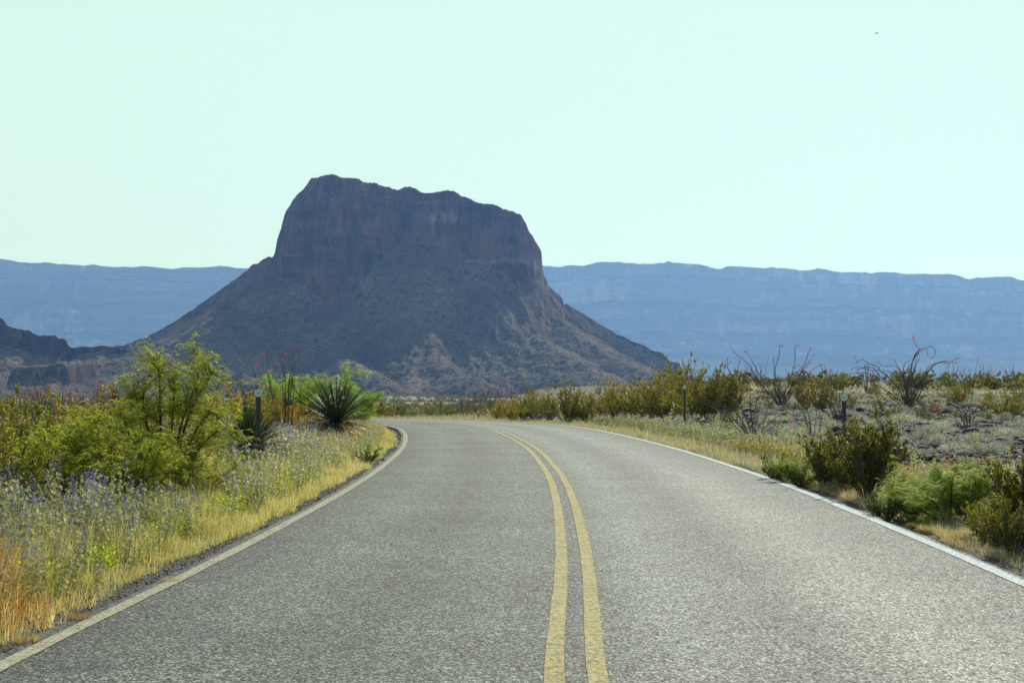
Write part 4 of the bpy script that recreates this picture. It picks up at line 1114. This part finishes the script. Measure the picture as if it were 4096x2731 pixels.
# tall mesquite, main shoots traced
Ym = 19.0; xm = at_px(392, Ym); zm = gz(xm, Ym)
def mtr(P, dy):
    out_ = []
    for i, (px, py) in enumerate(P):
        w = v23(px, py, Ym + dy * i / (len(P) - 1)); out_.append(w - [xm, Ym, zm])
    out_[0] = out_[0] * .2; out_[0][2] = -.05
    return catmull3(np.array(out_), 3)
main = [mtr([(390, 1110), (372, 1000), (368, 920), (366, 860), (352, 835)], -.2), mtr([(392, 1110), (410, 1010), (425, 950), (448, 890), (456, 845), (455, 800)], .3),
        mtr([(395, 1110), (420, 1000), (450, 920), (478, 870), (485, 852)], -.3), mtr([(390, 1110), (350, 1010), (330, 940), (335, 880), (345, 862)], .4),
        mtr([(400, 1110), (450, 1040), (500, 990), (525, 985)], -.4), mtr([(400, 1110), (440, 1010), (480, 950), (505, 960)], .5), mtr([(388, 1110), (340, 1060), (300, 1000), (285, 960)], -.5),
        mtr([(392, 1110), (395, 1000), (400, 900), (395, 862)], .6), mtr([(385, 1110), (330, 1040), (300, 960), (310, 905)], .2)]
put("mesquite", mesquite(31, 1.0, 1.15, 10, .105, 5, main=main, side=30), 392, Ym, 1.0, "tallest bright green mesquite with two long top shoots against the butte", "mesquite tree", "mesquites")
mp = [mesquite(41, 1.25, 1.35, 12, .105, 5, side=25), mesquite(42, 1.0, 1.1, 11, .105, 8, side=20, catk=.04, cols=[(.30, .40, .06), (.42, .50, .09), (.16, .24, .04)]),
      mesquite(43, 1.3, 1.25, 12, .105, 5, side=25, catk=.3)]
mspec = [(0, 290, 18.5, .95, "mesquite leaning against the left side of the tallest one"), (2, 215, 17.5, .92, "mesquite hung with yellow catkins in the left hedge"),
         (0, 90, 18.5, .95, "bright green mesquite in the left hedge near the frame edge"), (2, 160, 16.6, .8, "low catkin covered mesquite at the front of the left hedge"),
         (0, 20, 20, 1.0, "mesquite at the outer end of the left hedge"), (2, 310, 16.8, .72, "low yellow green mesquite at the foot of the tallest one"),
         (0, 450, 18.6, .6, "low mesquite reaching right of the tallest one towards the squat yucca"),
         (1, 2180, 15.9, .8, "feathery pale green mesquite right of the darkest creosote"), (1, 2110, 17.5, .6, "low feathery mesquite between the darkest creosote and the dry grass"),
         (1, 1835, 21.6, .52, "small fresh green mesquite left of the dark creosotes on the right verge"), (1, 2215, 18.0, .72, "thin mesquite with a raised spray at the back of the right verge")]
for i, px, Y, sc, lab in mspec:
    put("mesquite", mp[i], px, Y, sc, lab, "mesquite bush", "mesquites", rz=px * .7)
lime = mesquite(51, 1.5, 1.5, 14, .11, 8, side=22, catk=0, cols=[(.34, .47, .07), (.42, .55, .10), (.26, .38, .06)])
put("mesquite", lime, 740, 44, 1.5, "lime green rounded bush right behind the flowering yucca", "bush", "mesquites")
put("mesquite", lime, 805, 47, 1.1, "lower lime green bush showing to the right of the flowering yucca", "bush", "mesquites", rz=2.0)
put("mesquite", lime, 668, 45, 1.35, "lime green bush showing left of the flowering yucca", "bush", "mesquites", rz=4.0)
# small dark green shrubs at the right gravel edge
gs = creosote(61, .4, .38, 20, leaf=.022, nleaf=8, cols=[(.07, .13, .03), (.10, .17, .04), (.05, .09, .025)], flowers=0, up=.5, dens=.8)
for px, Y, sc, lab in ((1790, 22.2, 1.0, "small dark green shrub alone on the gravel edge of the right shoulder"), (2030, 16.1, .75, "small leafy green shrub at the foot of the darkest creosote"),
                       (2082, 16.1, .6, "smallest leafy green shrub, right beside another at the gravel edge"), (845, 27, .8, "small green herb with its own shadow at the left road edge")):
    put("green_shrub", gs, px, Y, sc, lab, "shrub", "small green shrubs at the road edge", rz=px)

# ---------------------------------------------------------------- scattered creosote on the plain (repeats)
small = [creosote(70 + i, 1.0, .7 + .1 * i, 14, leaf=.045, nleaf=5, dens=.7, flowers=0, cols=[(.10, .11, .03), (.15, .15, .04), (.19, .18, .05)]) for i in range(3)]
g = rng(91); n = 0
while n < 300:
    right = n < 150
    if right:
        Y = 45 + 110 * g.random() ** 1.1; px = g.uniform(1640, 2400)
    else:
        Y = 50 + 150 * g.random(); px = g.uniform(-60, 1500)
        if n % 2: Y = g.uniform(66, 122); px = g.uniform(1040, 1600)
    x = at_px(px, Y); rd = float(road_d(np.array([x]), np.array([Y]))[0])
    if abs(rd) < 5.2: continue
    if not right and 900 < px < 1050 and Y < 112: continue
    sc = g.uniform(.3, .85) * (.68 if right else .72 if n % 2 else 1.0)
    put("creosote_bush", small[n % 3], px, Y, sc * g.uniform(.9, 1.1), "small olive scrub bush scattered on the plain " + ("of the right hand rise" if right else "beyond the left verge and the bend"), "bush",
        "scrub on the right hand rise" if right else "scrub beyond the verge and bend", rz=g.uniform(0, 6))
    n += 1
# beyond those: thousands more, one mass
def mass(name, protos, P, sc, rot, mats, label, cat):
    """many small plants nobody could count, merged into one mesh"""
    Vs, Qs, Cs, nv = [], [], [], 0
    for k in range(len(P)):
        V, Q, T, C = protos[k % len(protos)]
        c, s = math.cos(rot[k]), math.sin(rot[k])
        W = np.empty_like(V); W[:, 0] = (V[:, 0] * c - V[:, 1] * s) * sc[k]; W[:, 1] = (V[:, 0] * s + V[:, 1] * c) * sc[k]; W[:, 2] = V[:, 2] * sc[k]
        Vs.append(W + P[k]); Qs.append(Q + nv); Cs.append(C); nv += len(V)
    o = link(name, raw_mesh(name, np.concatenate(Vs), np.concatenate(Qs), np.zeros((0, 3), int), np.concatenate(Cs), mats))
    tag(o, label, cat, kind="stuff"); return o
def blob(seed, n=60, leaf=.3, cols=CREO_COLS):
    g = rng(seed); F = G(); az = g.uniform(0, 6.28, n); r_ = g.uniform(0, 1, n) ** .5; z = g.uniform(.1, 1, n)
    F.leaves(np.c_[np.cos(az) * r_ * (.3 + .5 * z), np.sin(az) * r_ * (.3 + .5 * z), z * .85 - .1], g.normal(0, .7, (n, 3)) + [0, 0, .6], leaf, leaf * .55, vcol(g, n, cols, .3), seed=seed)
    a = F.arrays(); return a
bl = [blob(100 + i, 60, .32, [(.09, .10, .03), (.13, .13, .045), (.17, .15, .06)]) for i in range(5)]
g = rng(95); N = 9500
Y = 95 + 1300 * g.random(N) ** 1.8; px = g.uniform(-200, 2500, N); X = (px * 1.7415 - 2048) / FPX * Y
k = ~((px > 960) & (px < 1050) & (Y < 125)) & ~((px < 1050) & (Y < 190) & (g.random(N) > .45)) & ~((px > 1020) & (px < 1660) & (Y < 190)) & ~((px >= 1660) & (Y < 170) & (g.random(N) > .16)); X, Y = X[k], Y[k]; N = len(X); Z = ground_z(X, Y)
mass("shrubbery", bl, np.c_[X, Y, Z], g.uniform(.3, 1.2, N) ** 1.3 * (1 + Y / 700), g.uniform(0, 6.28, N), M_SCRUB, "distant scrub dotting the plain up to the foot of the butte", "scrub")

# ---------------------------------------------------------------- grey cushions, rocks and stones of the right slope
cprotos = [cushion(400 + i, .34, .2 + .04 * i, n=1100).mesh("grey_cushion_shrub", M_CUSH) for i in range(4)]
g = rng(401); n = 0; NC = 290
while n < NC:
    Y = 17 + 62 * g.random() ** 1.0; px = g.uniform(1690, 2400); x = at_px(px, Y)
    rd = float(road_d(np.array([x]), np.array([Y]))[0])
    if rd < 5.0 + (Y < 24) * 1.1: continue
    if vnoise(np.array([x * .35]), np.array([Y * .2]), 5)[0] < -.35: continue
    o = link("grey_cushion_shrub", cprotos[n % 4], None, (x, Y, gz(x, Y) - .02)); s = g.uniform(.45, 1.15)
    o.scale = (s * g.uniform(.9, 1.5), s, s * g.uniform(.7, 1.1)); o.rotation_euler = (0, 0, g.uniform(-.4, .4))
    tag(o, "low silvery grey cushion shrub on the stony slope right of the bend", "shrub", "grey cushion shrubs on the stony slope"); n += 1
rk = [rock_mesh(500 + i, .2, (1, .8 + .05 * i, .5 + .08 * i), [(.055, .035, .03), (.075, .05, .042), (.045, .035, .033), (.10, .065, .05)][i % 4]) for i in range(6)]
g = rng(501); n = 0
big_rocks = [(1957, 48, 1.3, "black boulder just right of the nearer right marker post"), (2048, 33, 1.3, "dark rounded stone under the widest ocotillo, alone among cushions"), (2140, 27, 1.0, "largest upright dark rock in the middle of the cushion slope"),
             (2058, 28, 1.4, "flat dark rock left of the largest upright one"), (2305, 33, 1.2, "small dark block below the olive creosote near the right frame edge"), (2330, 17.5, .8, "dark rock ledge above the dry grass at the far right"), (1690, 60, 1.2, "dark stone at the end of the thicket")]
for i, (px, Y, s, lab) in enumerate(big_rocks):
    x = at_px(px, Y); o = link("rock", rk[i % 6], None, (x, Y, gz(x, Y) + .04)); o.scale = (s, s, s); o.rotation_euler = (0, 0, i * 1.3)
    tag(o, lab, "rock", "dark rocks on the stony slope")
while n < 200:
    Y = 18 + 60 * g.random(); px = g.uniform(1690, 2400); x = at_px(px, Y); rd = float(road_d(np.array([x]), np.array([Y]))[0])
    if rd < 4.9 + (Y < 24) * .9: continue
    s = g.uniform(.35, 1.05) ** 1.4 * (.75 + Y / 90); o = link("rock", rk[n % 6], None, (x, Y, gz(x, Y) + .02 * s)); o.scale = (s, s, s); o.rotation_euler = (g.uniform(-.3, .3), g.uniform(-.3, .3), g.uniform(0, 6))
    tag(o, "small dark volcanic rock lying between the grey cushions", "rock", "dark rocks on the stony slope"); n += 1

def ico0():
    t = (1 + 5 ** .5) / 2
    V = unit(np.array([(-1, t, 0), (1, t, 0), (-1, -t, 0), (1, -t, 0), (0, -1, t), (0, 1, t), (0, -1, -t), (0, 1, -t), (t, 0, -1), (t, 0, 1), (-t, 0, -1), (-t, 0, 1)], float))
    T = np.array([(0, 11, 5), (0, 5, 1), (0, 1, 7), (0, 7, 10), (0, 10, 11), (1, 5, 9), (5, 11, 4), (11, 10, 2), (10, 7, 6), (7, 1, 8), (3, 9, 4), (3, 4, 2), (3, 2, 6), (3, 6, 8), (3, 8, 9), (4, 9, 5), (2, 4, 11), (6, 2, 10), (8, 6, 7), (9, 8, 1)])
    return V, T
def stones(name, X, Y, r_, cols, seed, label):
    g = rng(seed); V0, T0 = ico0(); n = len(X)
    S3 = r_[:, None, None] * g.uniform(.55, 1.2, (n, 1, 3)) * g.uniform(.75, 1.2, (n, 12, 1)); Z = ground_z(X, Y)
    V = V0[None] * S3; V[:, :, 2] *= .7
    V += np.stack([X, Y, Z + r_ * .2], 1)[:, None, :]
    T = (T0[None] + (np.arange(n) * 12)[:, None, None]).reshape(-1, 3); C = np.repeat(vcol(g, n, cols, .3), 12, axis=0)
    o = link(name, raw_mesh(name, V.reshape(-1, 3), np.zeros((0, 4), int), T, C, M_ROCK)); tag(o, label, "gravel", kind="stuff")
g = rng(601); N = 16000
Y = 14 + 75 * g.random(N) ** 1.2; X = (g.uniform(1640, 2420, N) * 1.7415 - 2048) / FPX * Y; rd = road_d(X, Y); k = rd > 4.6
stones("gravel", X[k], Y[k], g.uniform(.012, .06, N)[k] * (1 + Y[k] / 60), [(.06, .042, .035), (.10, .07, .055), (.25, .21, .17), (.36, .32, .26), (.05, .04, .035)], 602, "loose dark and pale stones littering the right hand slope")
N = 26000; s_ = g.uniform(0, 60, N); side = g.random(N) < .45
def along(s_, off):
    seg = np.r_[0, np.cumsum(np.linalg.norm(np.diff(CL, axis=0), axis=1))]; s0 = np.interp(0, CL[:200, 1], seg[:200])
    q = s_ + s0
    x = np.interp(q, seg, CL[:, 0]); y = np.interp(q, seg, CL[:, 1]); nx = np.interp(q, seg, CN[:, 0]); ny = np.interp(q, seg, CN[:, 1])
    return x + nx * off, y + ny * off
off = np.where(side, -3.04 - np.abs(g.normal(0, .35, N)), 3.36 + np.abs(g.normal(0, .5, N)))
X, Y = along(5 + s_ ** 1.0 * .95, off)
stones("gravel", X, Y, g.uniform(.004, .014, N), [(.05, .045, .04), (.10, .085, .07), (.20, .18, .15), (.33, .30, .26)], 603, "fine dark gravel along both shoulders of the road")

# ---------------------------------------------------------------- grass
def grass(name, X, Y, h, w, cols, seed, label, lean=(.0, .0), spread=.35, mixw=None):
    g = rng(seed); n = len(X); Z = ground_z(X, Y) - .02
    az = g.uniform(0, 6.283, n); ln = np.abs(g.normal(0, spread, n)) + .05
    dx = np.cos(az) * ln + lean[0]; dy = np.sin(az) * ln + lean[1]
    sx, sy = -np.sin(az + g.normal(0, .6, n)), np.cos(az)
    ts = np.array([0, .45, .8, 1.0]); ws = np.array([1, .8, .45, .05])
    V = np.empty((n, 8, 3))
    for i, (t, ww) in enumerate(zip(ts, ws)):
        cx = X + dx * h * t ** 1.7; cy_ = Y + dy * h * t ** 1.7; cz = Z + h * (t - .25 * ln * t * t)
        V[:, i, 0] = cx + sx * w * ww * .5; V[:, i, 1] = cy_ + sy * w * ww * .5; V[:, i, 2] = cz
        V[:, 4 + i, 0] = cx - sx * w * ww * .5; V[:, 4 + i, 1] = cy_ - sy * w * ww * .5; V[:, 4 + i, 2] = cz
    base = np.array([(0, 1, 5, 4), (1, 2, 6, 5), (2, 3, 7, 6)])
    Q = (base[None] + (np.arange(n) * 8)[:, None, None]).reshape(-1, 4)
    C = np.repeat(cols, 8, axis=0)
    o = link(name, raw_mesh(name, V.reshape(-1, 3), Q, np.zeros((0, 3), int), C, M_GRASS)); tag(o, label, "grass", kind="stuff"); return o

def clumpy(X, Y, sc, seed): return vnoise(X * sc, Y * sc, seed) * .6 + vnoise(X * sc * 2.7, Y * sc * 2.7, seed + 1) * .4
def pick(g, zones, w):
    """zones: colour rows, w: weights (n, k)"""
    w = w / w.sum(1, keepdims=True); c = np.cumsum(w, 1); r_ = g.random((len(w), 1)); i = (r_ > c).sum(1).clip(0, len(zones) - 1); return np.array(zones)[i]
# left verge
g = rng(701); N = 300000
s_ = 4.5 + 60 * g.random(N) ** 1.25
edge_off = 3.30 + .25 * clumpy(s_ * 0 + 1.0, s_, .55, 7) + .12 * clumpy(s_ * 0 + 4.0, s_, 2.2, 8)
off = -(edge_off + np.abs(g.exponential(1.7, N)))
keep = off > -8.5
X, Y = along(s_, off); keep &= (X > -.40 * Y - 1.2)
cl = clumpy(X, Y, 1.6, 21); keep &= (g.random(N) < .35 + .65 * sstep(-.35, .25, cl))
X, Y, off, cl = X[keep], Y[keep], off[keep], cl[keep]; n = len(X); eo = edge_off[keep]
din = -off - eo
zone = clumpy(X, Y, .33, 31)
orange = np.exp(-((X + 3.7) / .55) ** 2 - ((Y - 9.0) / .8) ** 2) * 12 + 1.2 * np.exp(-((Y - 36) / 7.0) ** 2) * sstep(.0, .8, din)
tan_ = sstep(.1, .5, zone) * 1.6 + 1.8 * np.exp(-((Y - 25) / 3.5) ** 2) * (din < 1.2)
yel = 1.2 + 1.2 * (din < .7); grn = .35 + .9 * sstep(.0, -.4, zone)
Z4 = [(.56, .27, .07), (.70, .64, .38), (.62, .56, .24), (.36, .39, .11), (.44, .37, .20)]
colr = pick(g, Z4, np.c_[orange + .08, tan_, yel, grn, np.full(n, .5)]) * np.exp(g.normal(0, .16, (n, 1)))
h = (.09 + .19 * sstep(0, 1.0, din) + .12 * sstep(20, 34, Y) * sstep(.8, 1.6, din)) * g.uniform(.4, 1.6, n) * (1 + .5 * cl) * (1 + 1.1 * np.clip(orange / 9, 0, 1))
grass("grass", X, Y, h, np.full(n, .0035) * (1 + Y / 30), colr, 702, "yellow and orange dry grass on the left verge under the lupines", (.10, -.05), .75)
# right verge
N = 60000; s_ = 6 + 58 * g.random(N) ** 1.1
edge_off = 3.92 + .18 * clumpy(s_ * 0 + 2.0, s_, .5, 17) + .15 * clumpy(s_ * 0 + 5.0, s_, 1.9, 18) - .35 * sstep(20, 34, s_)
off = edge_off + np.abs(g.exponential(.65, N))
X, Y = along(s_, off); cl = clumpy(X, Y, 1.9, 41); keep = g.random(N) < .45 + .55 * sstep(-.25, .3, cl)
X, Y, off, cl = X[keep], Y[keep], off[keep], cl[keep]; n = len(X)
colr = pick(g, [(.50, .47, .31), (.46, .42, .22), (.34, .28, .17), (.24, .27, .11)], np.tile([1.3, 1.0, .6, .3], (n, 1))) * np.exp(g.normal(0, .17, (n, 1)))
grass("grass", X, Y, (.09 + .09 * g.random(n)) * (1 + .6 * cl) * g.uniform(.6, 1.5, n), np.full(n, .0035) * (1 + Y / 30), colr, 703, "short straw coloured grass along the right gravel shoulder", (.02, .0), .8)
N = 70000; s_ = 7 + 19 * g.random(N)
edge_off = 3.74 + .10 * clumpy(s_ * 0 + 2.0, s_, .9, 27) + .12 * clumpy(s_ * 0 + 5.0, s_, 3.1, 28)
off = edge_off + np.abs(g.exponential(.5, N)); X, Y = along(s_, off); cl = clumpy(X, Y, 2.6, 43); keep = g.random(N) < .25 + .75 * sstep(-.3, .2, cl)
X, Y, cl = X[keep], Y[keep], cl[keep]; n = len(X)
colr = pick(g, [(.56, .50, .32), (.50, .42, .22), (.36, .28, .15), (.26, .27, .10)], np.tile([1.3, 1.0, .6, .25], (n, 1))) * np.exp(g.normal(0, .18, (n, 1)))
grass("grass", X, Y, (.05 + .07 * g.random(n)) * (1 + .8 * cl) * g.uniform(.6, 1.5, n), np.full(n, .004), colr, 713, "tan matted grass between the near right gravel and the bushes", (-.02, -.02), .9)
# dry meadow patch behind the right verge and thin grass over the plain
N = 42000; Y = 14 + 14 * g.random(N); X = (g.uniform(1980, 2420, N) * 1.7415 - 2048) / FPX * Y; rd = road_d(X, Y)
k = (rd > 5.6) & (clumpy(X, Y, .9, 51) > -.1 + .04 * (Y - 20)); X, Y = X[k], Y[k]; n = len(X)
colr = vcol(g, n, [(.42, .33, .15), (.46, .38, .20), (.30, .22, .11)], .15)
grass("grass", X, Y, g.uniform(.05, .16, n), np.full(n, .006), colr, 704, "matted tan grass patch above the mesquites on the right slope", (0, 0), .6)
N = 130000; Y = 40 + 150 * g.random(N) ** 1.4; X = (g.uniform(-60, 2420, N) * 1.7415 - 2048) / FPX * Y; rd = road_d(X, Y)
k = (np.abs(rd) > 4.6) & (clumpy(X, Y, .4, 61) > -.2) & ~((X > -.02 * Y) & (X < .13 * Y) & (g.random(N) < .72)) & ((X < .06 * Y) | (Y > 60)); X, Y = X[k], Y[k]; n = len(X)
colr = vcol(g, n, [(.38, .33, .18), (.40, .35, .22), (.24, .22, .10), (.20, .20, .09)], .2)
grass("grass", X, Y, g.uniform(.12, .35, n), .008 + .0002 * Y, colr, 705, "thin dry grass spread over the far plain", (0, 0), .5)
# tufts one can point at
def tuft(seed, col, n=420, h=.2, r_=.07):
    g = rng(seed); F = G(); az = g.uniform(0, 6.283, n); rr = np.sqrt(g.random(n)) * r_
    c = np.c_[np.cos(az) * rr, np.sin(az) * rr, np.full(n, -.01)]; d = np.c_[np.cos(az) * rr / r_ * .9, np.sin(az) * rr / r_ * .9, np.ones(n)] + g.normal(0, .15, (n, 3))
    F.leaves(c, d, h * g.uniform(.5, 1.1, n), .006, vcol(g, n, col, .2), seed=seed); return F.mesh("grass_tuft", M_GRASS)
tf = [tuft(801, [(.36, .27, .13), (.26, .19, .10)]), tuft(802, [(.46, .38, .2), (.36, .27, .13)]), tuft(803, [(.12, .17, .05), (.22, .22, .07)])]
for i, (px, Y, s, lab) in enumerate([(1610, 36, .8, "dark round grass tuft at the gravel edge below the flower bank"), (2122, 14.8, .62, "brown round grass tuft below the feathery mesquite"), (2205, 13.95, .6, "straw yellow grass tuft under the near olive creosote"),
                                     (2060, 16.0, .42, "low grass tuft beside the small leafy shrubs"), (2090, 15.4, .4, "lowest grass tuft on the right gravel"), (70, 8.15, .5, "dark based grass clump on the near left shoulder"),
                                     (185, 8.9, .5, "brown grass clump leaning over the near left gravel"), (2160, 14.3, .42, "small tuft midway along the lower right gravel"), (395, 10.6, .42, "low yellow tuft spilling on the left white line")]):
    x = at_px(px, Y); o = link("grass_tuft", tf[(i % 2) if px != 395 else 1], None, (x, Y, gz(x, Y))); o.scale = (s, s, s); o.rotation_euler = (0, 0, i)
    tag(o, lab, "grass tuft", "grass tufts along the shoulders")

# yellow green leafy herbs low in the left verge
g = rng(811); N = 420; s_ = 6 + 40 * g.random(N); off = -(3.75 + g.exponential(.5, N)); X, Y = along(s_, off); Z = ground_z(X, Y)
hb = []
for i in range(4):
    gg = rng(820 + i); F = G(); m = 160; az = gg.uniform(0, 6.28, m); r_ = gg.random(m) ** .6 * .13
    F.leaves(np.c_[np.cos(az) * r_, np.sin(az) * r_, gg.uniform(.0, .2, m)], gg.normal(0, .7, (m, 3)) + [0, 0, .5], .03, .015, vcol(gg, m, [(.26, .34, .05), (.36, .42, .06), (.18, .25, .05)], .2), seed=i); hb.append(F.arrays())
mass("weeds", hb, np.c_[X, Y, Z], g.uniform(.6, 1.5, N), g.uniform(0, 6, N), M_MESQ, "low yellow green weeds among the grass of the left verge", "weeds")
# orange and yellow little flowers, right verge
g = rng(831); N = 260; s_ = 12 + 20 * g.random(N); off = 4.5 + g.exponential(.4, N); X, Y = along(s_, off); Z = ground_z(X, Y)
hb = []
for i in range(3):
    gg = rng(840 + i); F = G(); m = 60; az = gg.uniform(0, 6.28, m); r_ = gg.random(m) ** .6 * .14; z = gg.uniform(.05, .22, m)
    F.leaves(np.c_[np.cos(az) * r_, np.sin(az) * r_, z * .8], gg.normal(0, .5, (m, 3)) + [0, 0, 1], .05, .008, vcol(gg, m, [(.14, .17, .05), (.26, .24, .09)], .2), seed=i)
    m = 12; F.leaves(np.c_[gg.normal(0, .08, m), gg.normal(0, .08, m), gg.uniform(.17, .26, m)], gg.normal(size=(m, 3)), .02, .018, vcol(gg, m, (.68, .42, .04), .1), seed=i + 9); hb.append(F.arrays())
mass("wildflowers", hb, np.c_[X, Y, Z], g.uniform(.7, 1.3, N), g.uniform(0, 6, N), M_PETAL, "tiny orange yellow daisies under the creosotes of the right verge", "wildflowers")

# ---------------------------------------------------------------- lupines: the nearest 290 one by one, the rest a mass
lup = [lupine(900 + i, .60 + .03 * i, 3 + i % 3) for i in range(7)]
lfar = []
for i in range(6):
    F, B = lupine(950 + i, .58, 3, 1.2, merged=True); a, b = F.arrays(), B.arrays()
    # keep every third leaf: they are far away
    lfar.append((np.r_[a[0], b[0]], np.r_[a[1], b[1] + len(a[0])], None, np.r_[a[3], b[3]]))
g = rng(901); N = 3600
s_ = 5 + 58 * g.random(N) ** .95; dd = .15 + g.gamma(1.7, .85, N) * (.40 + .60 * sstep(3, 11, s_ - 4)); off = -(3.4 + dd)
X, Y = along(s_, off); k = (X > -.385 * Y - .3) & (off > -9.0) & ((off > -6.3) | (Y > 14)) & (clumpy(X, Y, .5, 71) + .6 * g.random(N) > -.1)
hide = (X < at_px(520, Y)) & (Y > 15.5); k &= ~hide
X, Y, dd = X[k], Y[k], dd[k]
N2 = 420; s2 = 26 + 26 * g.random(N2); X2, Y2 = along(s2, 4.7 + g.exponential(.8, N2)); X = np.r_[X, X2]; Y = np.r_[Y, Y2]; dd = np.r_[dd, np.full(N2, 1.0)]
od = np.argsort(Y); X, Y, dd = X[od], Y[od], dd[od]; Z = ground_z(X, Y); sc = g.uniform(.7, 1.15, len(X)) * (.60 + .45 * sstep(.4, 2.0, dd)); rot = g.uniform(0, 6.28, len(X))
NI = 290
for i in range(NI):
    place("lupine", lup[i % 7], (X[i], Y[i], Z[i]), rot[i], sc[i], "silvery lupine stems with blue violet flower spikes in the near left verge", "lupine", "lupines of the near left verge")
mass("wildflowers", lfar, np.c_[X, Y, Z][NI:], sc[NI:], rot[NI:], M_LUP, "drift of blue violet lupines along both verges towards the bend", "wildflowers")

# ---------------------------------------------------------------- bird
def bird():
    Bd, W = G(), G()
    P = np.array([(-.22, 0, 0), (-.12, 0, .005), (0, 0, .01), (.10, 0, .015), (.17, 0, .03), (.21, 0, .02)]); Bd.tube(P, [.04, .10, .13, .11, .07, .02], 8, (.01, .01, .011))
    Bd.leaves([(-.20, 0, 0)], [(-1, 0, 0)], .2, .14, (.01, .01, .01), side=np.array([[0, 0, 1.0]]))
    parts = [("body", Bd.mesh("body", M_ROCK))]
    for s in (-1, 1):
        W = G(); V = [(.14, .04 * s, .03), (-.14, .04 * s, .02), (.17, .24 * s, .07), (-.13, .24 * s, .06), (.04, .46 * s, .06), (-.10, .42 * s, .05)]
        V = V + [(a, b, c + .012) for a, b, c in V]
        q = [(0, 2, 3, 1), (2, 4, 5, 3), (6, 7, 9, 8), (8, 9, 11, 10), (0, 6, 8, 2), (2, 8, 10, 4), (1, 3, 9, 7), (3, 5, 11, 9), (4, 10, 11, 5)]
        W.add(V, q=q, c=(.01, .01, .011)); parts.append(("wing", W.mesh("wing", M_ROCK)))
    return parts
bp = src(3517, 125, 300)
e = place("bird", bird(), tuple(bp), R(70), 1.0, "small black bird gliding high in the pale sky", "bird"); e.rotation_euler = (R(-14), R(32), R(84)); e.scale = (.78, .78, .78)
